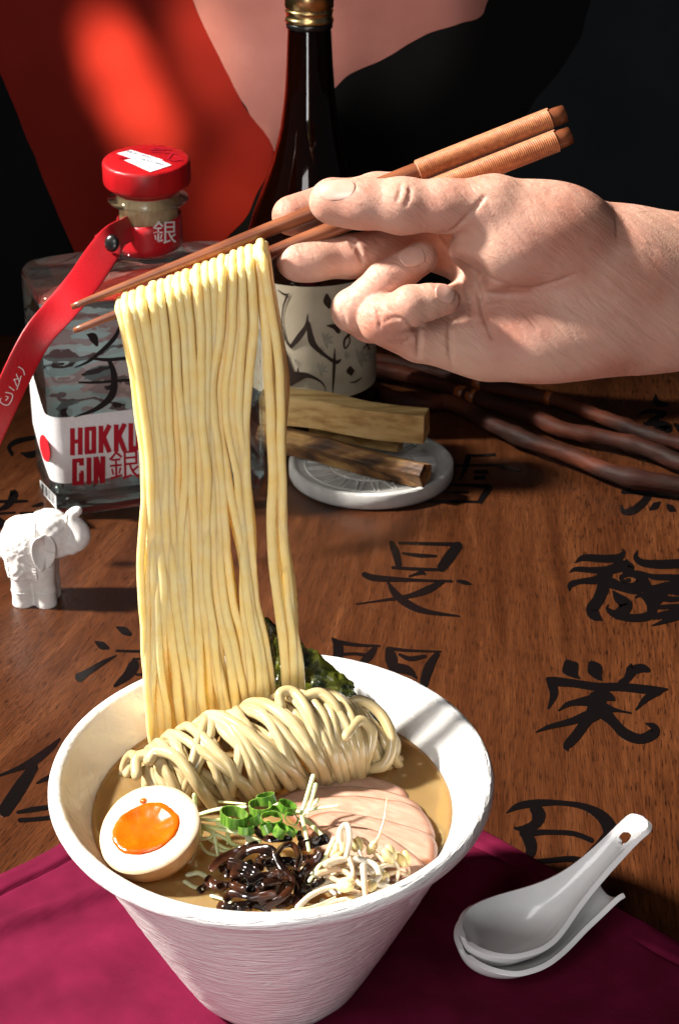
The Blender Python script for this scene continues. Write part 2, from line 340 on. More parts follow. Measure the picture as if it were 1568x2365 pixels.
# ------------------------------------------------------------------ special materials
def nodes(name):
    m = bpy.data.materials.new(name); m.use_nodes = True; nt = m.node_tree
    return m, nt, nt.nodes['Principled BSDF'], (lambda t: nt.nodes.new('ShaderNode'+t)), nt.links.new
def ramp_set(r, stops):
    e = r.color_ramp.elements
    e[0].position, e[0].color = stops[0][0], (*stops[0][1], 1); e[1].position, e[1].color = stops[-1][0], (*stops[-1][1], 1)
    for p, c in stops[1:-1]: k = e.new(p); k.color = (*c, 1)
def wood_table():
    m, nt, b, nn, ln = nodes('varnished oak table')
    g = nn('NewGeometry'); sx = nn('SeparateXYZ'); ln(g.outputs['Position'], sx.inputs[0])
    ang = nn('MapRange'); ang.inputs['From Min'].default_value = -.25; ang.inputs['From Max'].default_value = .15
    ang.inputs['To Min'].default_value = .82; ang.inputs['To Max'].default_value = .12; ln(sx.outputs['X'], ang.inputs['Value'])
    vr = nn('VectorRotate'); vr.rotation_type = 'Z_AXIS'; ln(g.outputs['Position'], vr.inputs['Vector']); ln(ang.outputs[0], vr.inputs['Angle'])
    def noi(sc, scale, det, dist=0.0):
        mp = nn('Mapping'); mp.inputs['Scale'].default_value = sc; ln(vr.outputs[0], mp.inputs['Vector'])
        n = nn('TexNoise'); n.inputs['Scale'].default_value = scale; n.inputs['Detail'].default_value = det; n.inputs['Distortion'].default_value = dist
        ln(mp.outputs[0], n.inputs['Vector']); return n.outputs['Fac']
    broad = noi((1, .16, 1), 34, 4, .5); fine = noi((1, .06, 1), 700, 4); pores = noi((1, .09, 1), 900, 2)
    r = nn('ValToRGB'); ramp_set(r, [(.3, (.046, .0128, .0038)), (.55, (.074, .0220, .0066)), (.75, (.108, .0355, .0115))]); ln(broad, r.inputs[0])
    r2 = nn('ValToRGB'); ramp_set(r2, [(.35, (.62, .6, .58)), (.65, (1.18, 1.18, 1.18))]); ln(fine, r2.inputs[0])
    mx = nn('MixRGB'); mx.blend_type = 'MULTIPLY'; mx.inputs[0].default_value = 1; ln(r.outputs[0], mx.inputs[1]); ln(r2.outputs[0], mx.inputs[2])
    r3 = nn('ValToRGB'); ramp_set(r3, [(.33, (.12, .1, .1)), (.42, (1, 1, 1))]); ln(pores, r3.inputs[0])
    m2 = nn('MixRGB'); m2.blend_type = 'MULTIPLY'; m2.inputs[0].default_value = .85; ln(mx.outputs[0], m2.inputs[1]); ln(r3.outputs[0], m2.inputs[2])
    ln(m2.outputs[0], b.inputs['Base Color'])
    rr = nn('MapRange'); rr.inputs['To Min'].default_value = .26; rr.inputs['To Max'].default_value = .40; ln(broad, rr.inputs['Value']); ln(rr.outputs[0], b.inputs['Roughness'])
    ad = nn('Math'); ad.operation = 'ADD'; ln(fine, ad.inputs[0]); ln(r3.outputs[0], ad.inputs[1])
    bp = nn('Bump'); bp.inputs['Strength'].default_value = .30; bp.inputs['Distance'].default_value = .0006; ln(ad.outputs[0], bp.inputs['Height']); ln(bp.outputs[0], b.inputs['Normal'])
    return m
M['table'] = wood_table()
def cloth_mat():
    m, nt, b, nn, ln = nodes('burgundy cotton')
    g = nn('NewGeometry'); mp = nn('Mapping'); mp.inputs['Rotation'].default_value = (0, 0, .75); ln(g.outputs['Position'], mp.inputs['Vector'])
    a = nn('TexWave'); a.inputs['Scale'].default_value = 330; a.inputs['Distortion'].default_value = 1.2; a.inputs['Detail'].default_value = 2; a.bands_direction = 'X'; ln(mp.outputs[0], a.inputs['Vector'])
    c = nn('TexWave'); c.inputs['Scale'].default_value = 330; c.inputs['Distortion'].default_value = 1.2; c.inputs['Detail'].default_value = 2; c.bands_direction = 'Y'; ln(mp.outputs[0], c.inputs['Vector'])
    ad = nn('Math'); ad.operation = 'ADD'; ln(a.outputs['Fac'], ad.inputs[0]); ln(c.outputs['Fac'], ad.inputs[1])
    n = nn('TexNoise'); n.inputs['Scale'].default_value = 38; n.inputs['Detail'].default_value = 6; ln(g.outputs['Position'], n.inputs['Vector'])
    r = nn('ValToRGB'); ramp_set(r, [(.3, (.085, .0035, .018)), (.7, (.135, .006, .030))]); ln(n.outputs['Fac'], r.inputs[0])
    m2 = nn('MixRGB'); m2.blend_type = 'MULTIPLY'; m2.inputs[0].default_value = .12; ln(r.outputs[0], m2.inputs[1]); ln(ad.outputs[0], m2.inputs[2])
    ln(m2.outputs[0], b.inputs['Base Color']); b.inputs['Roughness'].default_value = .85; b.inputs['Sheen Weight'].default_value = .0; b.inputs['Specular IOR Level'].default_value = .08
    b.inputs['Sheen Tint'].default_value = (.9, .3, .45, 1)
    bp = nn('Bump'); bp.inputs['Strength'].default_value = .15; bp.inputs['Distance'].default_value = .0003; ln(ad.outputs[0], bp.inputs['Height'])
    bq = nn('Bump'); bq.inputs['Strength'].default_value = .25; bq.inputs['Distance'].default_value = .004; ln(n.outputs['Fac'], bq.inputs['Height']); ln(bp.outputs[0], bq.inputs['Normal'])
    ln(bq.outputs[0], b.inputs['Normal']); return m
M['cloth'] = cloth_mat()
def glaze(name, scl, strength, dist, stretch, rough, dent=False):
    m, nt, b, nn, ln = nodes(name)
    tc = nn('TexCoord'); mp = nn('Mapping'); mp.inputs['Scale'].default_value = stretch; ln(tc.outputs['Object'], mp.inputs['Vector'])
    n = nn('TexNoise'); n.inputs['Scale'].default_value = scl; n.inputs['Detail'].default_value = 3; n.inputs['Distortion'].default_value = .8; ln(mp.outputs[0], n.inputs['Vector'])
    n2 = nn('TexNoise'); n2.inputs['Scale'].default_value = 25; n2.inputs['Detail'].default_value = 4; ln(tc.outputs['Object'], n2.inputs['Vector'])
    r = nn('ValToRGB'); ramp_set(r, [(.3, (.68, .665, .64)), (.7, (.77, .76, .74))]); ln(n2.outputs['Fac'], r.inputs[0]); ln(r.outputs[0], b.inputs['Base Color'])
    b.inputs['Roughness'].default_value = rough; b.inputs['Coat Weight'].default_value = .35; b.inputs['Coat Roughness'].default_value = .15
    bp = nn('Bump'); bp.inputs['Strength'].default_value = strength; bp.inputs['Distance'].default_value = dist; ln(n.outputs['Fac'], bp.inputs['Height']); ln(bp.outputs[0], b.inputs['Normal']); return m
M['bowl_out'] = glaze('grooved white glaze', 75, .8, .0022, (1, 1, 8.5), .36)
M['bowl_in'] = glaze('dimpled white glaze', 150, .45, .0016, (1, 1, 1.3), .2)
def skin_mat():
    m, nt, b, nn, ln = nodes('skin')
    g = nn('NewGeometry')
    n = nn('TexNoise'); n.inputs['Scale'].default_value = 38; n.inputs['Detail'].default_value = 4; ln(g.outputs['Position'], n.inputs['Vector'])
    r = nn('ValToRGB'); ramp_set(r, [(.28, (.42, .180, .122)), (.5, (.480, .262, .192)), (.75, (.50, .305, .215))]); ln(n.outputs['Fac'], r.inputs[0]); ln(r.outputs[0], b.inputs['Base Color'])
    b.inputs['Roughness'].default_value = .55; b.inputs['Specular IOR Level'].default_value = .38; b.inputs['Subsurface Weight'].default_value = .4; b.inputs['Subsurface Radius'].default_value = (1, .36, .2); b.inputs['Subsurface Scale'].default_value = .006
    v = nn('TexVoronoi'); v.inputs['Scale'].default_value = 1300; ln(g.outputs['Position'], v.inputs['Vector'])
    mp = nn('Mapping'); mp.inputs['Rotation'].default_value = (0, -.65, 0); ln(g.outputs['Position'], mp.inputs['Vector'])
    mq = nn('Mapping'); mq.inputs['Scale'].default_value = (.22, 1, 1.3); ln(mp.outputs[0], mq.inputs['Vector'])
    w = nn('TexNoise'); w.inputs['Scale'].default_value = 260; w.inputs['Detail'].default_value = 5; w.inputs['Distortion'].default_value = .5; ln(mq.outputs[0], w.inputs['Vector'])
    b1 = nn('Bump'); b1.inputs['Strength'].default_value = .13; b1.inputs['Distance'].default_value = .0006; ln(v.outputs['Distance'], b1.inputs['Height'])
    b2 = nn('Bump'); b2.inputs['Strength'].default_value = .55; b2.inputs['Distance'].default_value = .0017; ln(w.outputs['Fac'], b2.inputs['Height']); ln(b1.outputs[0], b2.inputs['Normal'])
    ln(b2.outputs[0], b.inputs['Normal']); return m
M['skin'] = skin_mat()
def broth_mat():
    m, nt, b, nn, ln = nodes('clear brown broth')
    g = nn('NewGeometry'); n = nn('TexNoise'); n.inputs['Scale'].default_value = 16; n.inputs['Detail'].default_value = 7; ln(g.outputs['Position'], n.inputs['Vector'])
    r = nn('ValToRGB'); ramp_set(r, [(.3, (.40, .23, .080)), (.7, (.66, .46, .20))]); ln(n.outputs['Fac'], r.inputs[0])
    v = nn('TexVoronoi'); v.inputs['Scale'].default_value = 800; ln(g.outputs['Position'], v.inputs['Vector'])
    sp = nn('ValToRGB'); ramp_set(sp, [(.06, (.62, .50, .28)), (.13, (0, 0, 0))]); ln(v.outputs['Distance'], sp.inputs[0])
    mx = nn('MixRGB'); mx.blend_type = 'ADD'; mx.inputs[0].default_value = .5; ln(r.outputs[0], mx.inputs[1]); ln(sp.outputs[0], mx.inputs[2])
    ln(mx.outputs[0], b.inputs['Base Color']); b.inputs['Roughness'].default_value = .07; b.inputs['Coat Weight'].default_value = .6; b.inputs['Coat Roughness'].default_value = .03
    b.inputs['Subsurface Weight'].default_value = .4; b.inputs['Subsurface Scale'].default_value = .006; b.inputs['Subsurface Radius'].default_value = (1, .5, .2)
    tr = nn('BsdfTransparent'); tr.inputs[0].default_value = (.86, .65, .36, 1); mxs = nn('MixShader'); mxs.inputs[0].default_value = .58; ln(b.outputs[0], mxs.inputs[1]); ln(tr.outputs[0], mxs.inputs[2]); ln(mxs.outputs[0], nt.nodes['Material Output'].inputs['Surface'])
    n3 = nn('TexNoise'); n3.inputs['Scale'].default_value = 60; ln(g.outputs['Position'], n3.inputs['Vector'])
    bp = nn('Bump'); bp.inputs['Strength'].default_value = .06; bp.inputs['Distance'].default_value = .002; ln(n3.outputs['Fac'], bp.inputs['Height']); ln(bp.outputs[0], b.inputs['Normal']); return m
M['broth'] = broth_mat()
def print_mat():
    m, nt, b, nn, ln = nodes('landscape back print')
    g = nn('NewGeometry'); mp = nn('Mapping'); mp.inputs['Scale'].default_value = (1, 1, 2.4); ln(g.outputs['Position'], mp.inputs['Vector'])
    n = nn('TexNoise'); n.inputs['Scale'].default_value = 10; n.inputs['Detail'].default_value = 6; n.inputs['Roughness'].default_value = .5; ln(mp.outputs[0], n.inputs['Vector'])
    r = nn('ValToRGB'); r.color_ramp.interpolation = 'CONSTANT'
    ramp_set(r, [(0, (.02, .008, .008)), (.40, (.66, .44, .44)), (.455, (.55, .72, .74)), (.52, (.03, .012, .014)), (.56, (.66, .82, .84)), (.62, (.50, .30, .31)), (.68, (.6, .75, .77))])
    ln(n.outputs['Fac'], r.inputs[0]); ln(r.outputs[0], b.inputs['Base Color']); b.inputs['Roughness'].default_value = .5; return m
M['back_print'] = print_mat()

# ------------------------------------------------------------------ the setting
V, F = grid(lambda u, v: (-3+6*u, -.6+(WALL_Y+.6-.002)*v, 0), 2, 2)
Vb = V.copy(); Vb[:, 2] -= .04
table = add('table_top', np.vstack([V, Vb]), [[0, 2, 3, 1], [4, 5, 7, 6], [0, 1, 5, 4], [2, 6, 7, 3], [0, 4, 6, 2], [1, 3, 7, 5]], M['table'], label='varnished brown oak table top inlaid with black brush characters', kind='structure', smooth=False, origin=(0, 0, 0))
V, F = box((0, WALL_Y+.05, .8), 6, .1, 2.4)
wall = add('wall', V, F, M['black_paint'], label='black painted wall with a red and salmon mural', kind='structure', smooth=False, origin=(0, WALL_Y, 0))
def mural(name, pts, m, off, seed):
    q = catmull(pts+[pts[0]], 90)[:-1]
    q = np.array([[x+4*N3((x*.02, y*.02, 0), 1, seed), y+4*N3((x*.02, y*.02, 5), 1, seed)] for x, y in q])
    top = [W(x, y, WALL_Y-off) for x, y in q]; bot = [W(x, y, WALL_Y+.001) for x, y in q]; n = len(top)
    return add(name, top+bot, [list(range(n))[::-1]]+[[i, (i+1) % n, n+(i+1) % n, n+i] for i in range(n)], m, wall, smooth=False)
mural('salmon_shape', [(420, -120), (446, 0), (505, 130), (565, 245), (640, 352), (690, 315), (775, 198), (835, 160), (905, 124), (990, 76), (1060, 54), (1112, 38), (1125, 0), (1150, -120), (800, -160)], M['salmon_paint'], .0012, 3)
mural('red_shape', [(-60, -120), (-90, -20), (0, 165), (75, 350), (150, 530), (230, 690), (330, 740), (440, 640), (520, 552), (565, 505), (602, 430), (632, 347), (565, 245), (505, 130), (446, 0), (420, -120), (180, -150)], M['red_paint'], .0020, 9)
mural('charcoal_shape', [(1385, -80), (1340, 80), (1290, 165), (1215, 262), (1140, 420), (1060, 640), (1030, 800), (1400, 830), (1750, 800), (1760, 300), (1740, -100)], M['charcoal_paint'], .0010, 14)

# inlaid characters (brush strokes; crop -> display pixel by offset and scale)
def chars(strokes, ox, oy, s):
    st = [[(ox+x*s, oy+y*s, w*s*1.12) for x, y, w in k] for k in strokes]
    V, F = strokes_mesh(st, lambda x, y, k: T(x, y, .00015+k), lift=1.2e-5)
    solidify(add('character_inlay', V, F, M['lacquer'], table, smooth=False), .0001, 0)
A = (767.7, 1208.7, .5104); C5 = (980.0, 784.0, .375); C4 = (0.0, 898.0, .4488); CE = (1012.7, 1845.7, .3542)
chars([[(265,85,20),(285,130,32),(300,190,26)], [(300,88,10),(420,92,14),(560,95,16)], [(570,97,38),(530,150,45),(490,205,38)], [(270,200,12),(380,207,14),(500,210,12)],
 [(315,135,8),(390,145,16),(470,148,10)], [(345,240,6),(400,224,16),(420,230,8)], [(140,230,22),(200,248,26),(400,258,12),(540,262,10)], [(565,260,10),(600,268,18),(628,275,4)],
 [(500,262,18),(430,300,30),(340,330,18),(200,352,8),(105,365,4)], [(250,265,8),(285,320,30),(350,370,32),(430,400,20),(575,420,6)]], *A)
chars([[(1060,630,36),(1075,655,72),(1100,690,24),(1120,702,4)], [(1170,635,36),(1185,660,62),(1200,690,36),(1218,710,6)], [(1350,635,6),(1345,665,36),(1395,655,36),(1430,665,20)], [(1350,670,44),(1330,705,30),(1300,725,28)],
 [(970,705,20),(1010,715,36),(1100,725,32),(1200,740,34),(1300,740,34),(1400,750,36),(1470,755,30),(1515,750,6)], [(985,710,36),(1000,770,34),(975,840,6)], [(1480,755,34),(1420,790,28),(1370,845,6)],
 [(1170,775,20),(1215,775,40),(1250,785,36),(1275,800,8)], [(1180,800,50),(1100,810,26),(1060,820,20),(1020,848,4)], [(1200,830,60),(1280,845,16),(1350,858,6)],
 [(1200,790,70),(1185,850,70),(1150,890,44),(1100,960,40),(1060,1005,34),(1062,1030,4)], [(1160,865,40),(1080,895,28),(980,920,18),(918,945,4)], [(1220,850,60),(1270,900,40),(1320,950,44),(1390,975,40),(1450,950,44),(1450,920,30),(1415,905,6)]], *A)
chars([[(0,520,10),(25,555,40),(25,610,40)], [(10,535,20),(110,550,14),(215,555,8)], [(195,560,16),(165,600,34),(130,635,22)], [(40,592,12),(100,590,12),(150,596,14)], [(20,630,18),(80,634,12)],
 [(250,565,20),(265,610,50),(270,660,30)], [(250,565,14),(340,575,12),(490,580,6)], [(475,585,20),(432,660,40),(405,760,26)], [(270,650,40),(340,665,36),(380,700,8)], [(300,592,10),(350,612,20),(420,600,14)]], *A)
chars([[(925,1375,6),(980,1345,36),(1100,1350,44),(1190,1345,44),(1225,1310,20),(1212,1288,4)], [(890,1435,4),(930,1415,26),(1030,1420,34),(1130,1420,50),(1230,1385,60),(1245,1355,10)], [(1250,1365,10),(1270,1405,40),(1230,1420,60)],
 [(890,1548,8),(900,1510,34),(960,1490,30),(1060,1480,50),(1120,1450,90)], [(1110,1430,90),(1100,1520,70),(1070,1600,64),(1030,1660,66),(1050,1700,60),(1095,1730,6)], [(1310,1300,6),(1300,1340,30),(1340,1375,40),(1450,1385,50),(1568,1380,52),(1640,1380,50)],
 [(1330,1430,8),(1400,1460,30),(1500,1465,36),(1640,1470,40)], [(1260,1480,24),(1225,1490,20),(1210,1465,26),(1250,1445,30),(1310,1450,50),(1340,1490,70),(1300,1530,70),(1220,1525,50),(1150,1500,60)],
 [(1340,1500,80),(1390,1545,60),(1500,1530,70),(1568,1530,80),(1640,1530,60)], [(1155,1545,6),(1190,1590,50),(1240,1640,70),(1180,1690,50),(1125,1660,20),(1130,1630,4)], [(1180,1695,50),(1280,1715,44),(1380,1700,50),(1400,1640,60),(1380,1600,60),(1330,1575,24),(1295,1590,10)],
 [(1400,1640,60),(1450,1590,50),(1520,1600,30),(1640,1590,26)], [(1420,1650,20),(1500,1645,26),(1640,1635,20)], [(1400,1710,30),(1500,1690,44),(1640,1660,40)], [(1395,1762,4),(1450,1745,20),(1540,1710,40),(1640,1680,40)]], *C5)
chars([[(440,90,6),(520,45,40),(650,25,44),(800,25,30),(950,50,40),(1070,120,70),(1120,220,90),(1080,310,110),(1000,400,110),(920,520,60),(830,560,10)], [(620,50,60),(650,100,80),(630,160,60),(560,190,40),(500,190,16),(490,180,4)],
 [(540,210,40),(590,270,70),(600,340,60),(560,400,40),(525,395,10)], [(600,220,40),(720,215,30),(880,225,30),(1000,270,30)], [(600,410,30),(720,400,30),(860,390,36),(960,410,40)]], *CE)
chars([[(600,1225,6),(640,1245,36),(675,1265,16)], [(490,1300,6),(525,1320,36),(560,1335,14)], [(405,1488,44),(450,1460,30),(530,1410,22),(600,1372,6)], [(600,1348,12),(670,1350,12),(780,1352,14)], [(690,1385,8),(690,1420,50),(660,1470,44),(590,1530,14)], [(700,1390,10),(780,1390,12)], [(700,1470,10),(790,1470,12)]], *C4)
chars([[(-30,2000,10),(80,1960,20),(170,1920,40),(260,1850,30),(310,1800,10)], [(180,1940,40),(120,2030,60),(60,2120,64),(20,2180,60)], [(190,2030,8),(230,2010,20),(290,1980,14)], [(90,2180,14),(170,2165,24),(270,2150,20)], [(100,2220,20),(180,2215,20),(280,2205,20)]], *C4)
chars([[(180,250,20),(90,270,24),(50,300,20),(65,340,16)], [(110,330,6),(150,340,30),(200,330,30)]], *C4)
chars([[(-20,580,14),(70,580,16),(145,578,10)], [(60,530,20),(75,545,40),(40,600,30),(-20,630,10)], [(-20,642,12),(80,637,10)], [(105,640,10),(180,640,14),(240,640,10)], [(-10,665,20),(10,700,60)], [(60,682,14),(130,684,14),(200,682,12)], [(170,605,8),(220,592,20)], [(185,645,14),(195,720,34)]], *C4)
chars([[(260,715,16),(330,715,16),(435,710,18)], [(150,778,8),(350,775,12),(490,775,14)], [(470,785,24),(550,802,14),(590,806,4)], [(270,720,30),(250,790,30),(215,865,10)], [(310,815,24),(385,815,24)], [(310,852,24),(370,850,24)], [(20,900,12),(200,895,14),(400,905,26)], [(400,910,40),(340,1000,30)], [(20,940,10),(270,942,12)], [(-40,996,14),(180,998,14),(340,1000,14)]], *C5)
chars([[(1215,940,20),(1300,930,44),(1420,945,50),(1568,950,50),(1660,950,40)], [(1380,960,40),(1340,1010,44),(1280,1055,44),(1225,1060,30),(1210,1020,8)], [(1385,1050,10),(1420,1025,40),(1450,1000,8)], [(1490,1015,10),(1515,1040,40),(1545,1055,10)]], *C5)
chars([[(1420,340,10),(1430,390,40),(1500,400,14)], [(1320,460,10),(1380,440,24),(1480,450,20)], [(1480,450,30),(1400,500,30),(1350,530,20)], [(1350,520,20),(1450,520,40),(1500,550,50),(1400,560,30)], [(1540,520,20),(1620,600,60)]], *C5)

# ------------------------------------------------------------------ burgundy cloth
c0 = T(684, 1698); eL = T(0, 2042)-c0; eR = T(1568, 2196)-c0; eL /= np.linalg.norm(eL); eR /= np.linalg.norm(eR)
def cloth_pt(u, v):
    a, b = u*.52, v*.52
    p = c0+eL*b+eR*a
    z = .0022+.0022*(1+N3(p, 16, 2))+.0011*N3(p, 42, 4)+.0004*N3(p, 110, 6)
    # soft folds running from the left edge towards the bowl
    f = (p-T(0, 2170)); dirn = T(330, 2050)-T(0, 2170); dirn /= np.linalg.norm(dirn); nrm = np.array([-dirn[1], dirn[0], 0]); dd = f.dot(nrm); al = f.dot(dirn)
    z += .0050*math.exp(-(dd/.0045)**2)*(1 if -.2 < al < .14 else math.exp(-((al-.14)/.03)**2 if al > 0 else 0))
    dd2 = dd+.035; z += .0025*math.exp(-(dd2/.010)**2)*(1 if al < .1 else math.exp(-((al-.1)/.04)**2))
    f = p-T(1120, 2030); d3 = f.dot(np.array([.35, .94, 0])); z += .0020*math.exp(-(d3/.011)**2)
    for q in (a, b):   # turned hem along the edges
        z += .0014*(1 if q < .0105 else math.exp(-((q-.0105)/.0006)**2))-(.0007*math.exp(-((q-.0125)/.0012)**2))
        if q < .004: z -= .0012*(1-q/.004)
    rb = math.hypot(p[0]+.0282, p[1]-.632); z = z if rb > .06 else .0022+(z-.0022)*max(0, (rb-.036)/.024)
    w = T(1235, 2210); rs = math.hypot(p[0]-w[0], p[1]-w[1]); z = min(z, .0022+max(0, rs-.035)*.12)
    return (p[0]+.0015*N3(p, 20, 8), p[1]+.0015*N3(p, 20, 11), z)
ss = np.concatenate([np.linspace(0, .04, 26), np.linspace(.042, 1, 190)])
V = [cloth_pt(u, v) for u in ss for v in ss]; n = len(ss)
F = [[i*n+j, (i+1)*n+j, (i+1)*n+j+1, i*n+j+1] for i in range(n-1) for j in range(n-1)]
cl = add('cloth_napkin', V, F, M['cloth'], label='burgundy cotton cloth with a turned hem under the white bowl', cat='napkin')
solidify(cl, .0012)
# ------------------------------------------------------------------ bowl
BX, BY, BH, OV = -.0282, .632, .1105, 1.06
ZS = .092   # broth level
def rad_out(z):
    s = z/BH; return .034+.0545*(s**.92)+.003*math.exp(-((s-.97)/.03)**2)
prof_o = [(.0, .004), (.026, .004), (.0285, .0), (.0325, .0), (.034, .003)] + [(rad_out(z), z) for z in np.linspace(.008, .1005, 34)]
prof_o += [(.0900, .1030), (.0915, .1048), (.0922, .1066), (.0922, .1082), (.0915, .1097), (.0904, .1107), (.0893, .1110)]
prof_i = [(.0880, .1107), (.0866, .1097), (.0856, .1080)] + [(.0850-.0100*((.1070-z)/(.1070-.092)) if z > .092 else .029+.046*(z/.092)**.9, z) for z in np.linspace(.1065, .014, 24)] + [(.02, .009), (0, .008)]
def bowl_part(name, prof, m, par, amp, sc, zs):
    V, F = lathe(prof, 180, (0, 0, 0), 1.0)
    for v in V:
        r = math.hypot(v[0], v[1])
        if r < 1e-5 or v[2] < .003: continue
        d = amp*(1 if v[2] < .097 else .4)*(N3((v[0], v[1], v[2]*zs), sc, 3)+.6*N3((v[0], v[1], v[2]*zs), sc*2.3, 5)); w = 1+.0035*math.sin(3*math.atan2(v[1], v[0])+.5)*v[2]/BH
        v[0] *= (1+d/r)*w; v[1] *= (1+d/r)*w; v[2] += d*.4
    V = V*[1, OV, 1]+[BX, BY, .0024]
    F = [f for f in F if not (len(f) > 4)]
    return add(name, V, F, m, par)
bowl = empty('ramen_bowl', (BX, BY, .0024), 'large white conical ceramic ramen bowl with grooved outside on burgundy cloth', 'bowl')
bowl_part('outer_wall', prof_o, M['bowl_out'], bowl, .00026, 110, 5)
bowl_part('inner_wall', [(.0893, .1110)]+prof_i, M['bowl_in'], bowl, .00018, 140, 1)
# broth
prof = [(0, ZS)] + [(r, ZS) for r in np.linspace(.01, .0735, 12)] + [(.0749, ZS+.0009), (.0749, ZS-.0004), (.066, .074), (.05, .05), (.0, .045)]
V, F = lathe(prof, 96); V = V*[1, OV, 1]+[BX, BY, .0024]
broth = add('broth', V, F, M['broth'], label='clear brown broth filling the white bowl', cat='broth')
ZS += .0024

parts = []
for k in range(150):
    a = random.uniform(0, 2*math.pi); rr_ = .072*math.sqrt(random.random()); r = random.choice((.0004, .0006, .0008, .0012, .0017))*random.uniform(.7, 1.2)
    v, f = lathe([(0, .00018), (r*.7, .00013), (r, 0)], 12); parts.append((v+[BX+rr_*math.cos(a), BY+rr_*math.sin(a)*OV, ZS+.00004], [q for q in f if len(q) == 4]))
V, F = merge(parts); add('oil_droplets', V, F, M['oil'], broth, kind='stuff')
# ------------------------------------------------------------------ lifted noodles: each strand is a loop over the lower chopstick
YN = .684
stick_lo = lambda x: 765+(x-170)*(597-765)/(600-170)   # display row of the lower chopstick
yl = [0, 700, 1000, 1400, 1620, 1760]
def bundle(s, y, back):
    yt = stick_lo(270+(s*1.20 if s < .85 else s)*345)-18
    L = np.interp(y, [yt, 860, 1080, 1400, 1600, 1760], [266, 300, 330, 334, 336, 346]); R = np.interp(y, [yt, 760, 1000, 1300, 1500, 1700], [612, 630, 641, 662, 676, 682])
    s2 = s
    s2 = s*np.interp(y, [640, 760, 950, 1400, 1650], [1.20, 1.16, 1.06, 1.03, 1.13]) if s < .85 else (s+.02 if s > .96 else s-.01)
    return L+(R-L)*s2
NL = 33
for i in range(NL):
    layer = i % 2
    s = (i//2+.5+(.5 if layer else 0)+random.uniform(-.18, .18))/(NL/2+.4)
    s = min(max(s, .0), 1.0)
    s = s*.84 if s < .90 else .93+.07*(s-.90)/.10
    seed = random.uniform(0, 50); r = random.uniform(.0016, .0022)
    xt = 270+(s*1.20 if s < .85 else s)*345; ytop = stick_lo(xt)
    yend = np.interp(s, [0, .35, .7, 1], [1790, 1740, 1700, 1690]) + random.uniform(-10, 10)
    short = layer == 0 and random.random() < .18
    f_off = -.0050-.0030*layer-random.uniform(0, .0012); b_off = .0046+.003*layer
    pts = []
    ys = np.linspace(yend, ytop+6, 26)
    for y in ys:    # front leg, upwards
        k = (y-ytop)/(yend-ytop)
        x = bundle(s, y, 0)+(28*mnoise.noise(Vector((s*9, y*.0022, 1.5)))+(5+13*k)*mnoise.noise(Vector((seed, y*.0042, 0)))+4*mnoise.noise(Vector((seed, y*.012, 3))))*min(1, k*4)
        yy = YN+f_off+.004*mnoise.noise(Vector((seed+9, y*.004, 0)))*k + .004*k*(1 if layer else -.4)
        pts.append(W(x, y, yy))
    rr = .0046+.0011*layer
    ctr = W(xt, ytop, YN)
    for a in (2.55, 2.0, 1.5, 1.0, .5):     # over the stick
        pts.append(ctr+np.array([random.uniform(-.0002, .0002), math.cos(a)*rr, math.sin(a)*rr+.0004]))
    for y in ys[::-1]:
        k = (y-ytop)/(yend-ytop)
        x = bundle(min(1, s+.02*math.sin(seed)), y, 1)+(28*mnoise.noise(Vector((s*9, y*.0022, 1.5)))+(6+16*k)*mnoise.noise(Vector((seed+20, y*.004, 0)))+4*mnoise.noise(Vector((seed+20, y*.012, 3))))*min(1, k*4)
        pts.append(W(x, y, YN+b_off+.004*mnoise.noise(Vector((seed+30, y*.004, 0)))*k))
    path = catmull(pts, 120)
    rad = r*(1+.05*np.array([mnoise.noise(Vector((seed, j*.07, 7))) for j in range(120)]))
    V, F = tube(path, rad, 10, flat=random.uniform(.68, .95))
    add('lifted_noodle', V, F, M['noodle'], label='long pale yellow noodle hanging in the dense curtain over the lower chopstick' if s < .85 else 'long noodle hanging apart from the curtain, close to the fingers', cat='noodle', group='noodles lifted by the chopsticks')
# ------------------------------------------------------------------ folded noodle nest
ax = [T(332, 1806, ZS+.003), T(430, 1775, ZS+.009), T(560, 1740, ZS+.013), T(680, 1712, ZS+.014), T(780, 1704, ZS+.012), T(848, 1710, ZS+.008)]
axis = catmull(ax, 200)
def nest_pt(u, ang, R):
    u_ = min(max(u, 0), 1); i = int(u_*199); p = axis[i]
    Rb = R*np.interp(u_, [0, .1, .3, .6, .85, 1], [.62, .85, 1.0, 1.08, 1.0, .7])
    tdir = axis[min(i+4, 199)]-axis[max(i-4, 0)]; tdir[2] = 0; tdir /= np.linalg.norm(tdir); side = np.array([tdir[1], -tdir[0], 0])   # towards the camera
    return p+side*math.cos(ang)*Rb*1.05+np.array([0, 0, 1])*math.sin(ang)*Rb*.96+tdir*((u-u_)*.1)
NN = 68
for k in range(NN):
    inner = k % 3 == 2
    u0 = (k+random.uniform(-.5, .5))/NN*.98-.02; slant = (random.uniform(.20, .32)+.05*math.sin(k*.9))*(-.5 if random.random() < .10 else 1)
    R = (.0150 if inner else .0182)+random.uniform(-.0012, .0014)
    a0, a1 = math.radians(random.uniform(175, 205)), math.radians(random.uniform(-62, -38)); wob = random.uniform(-.04, .04); sd = random.uniform(0, 90)
    pts = []
    for j in range(22):
        q = j/21; a = a0+(a1-a0)*q
        u = u0+slant*(q-.35)+wob*math.sin(q*5)+.018*mnoise.noise(Vector((sd, q*3, 0)))
        pts.append(nest_pt(u, a, R+.0015*mnoise.noise(Vector((sd+5, q*3.2, 1)))))
    r = random.uniform(.0019, .00235)
    V, F = tube(catmull(pts, 44), r, 10)
    add('folded_noodle', V, F, M['noodle_wet'], label='pale glossy noodle wound in the folded bundle lying in the broth', cat='noodle', group='noodles of the folded bundle')
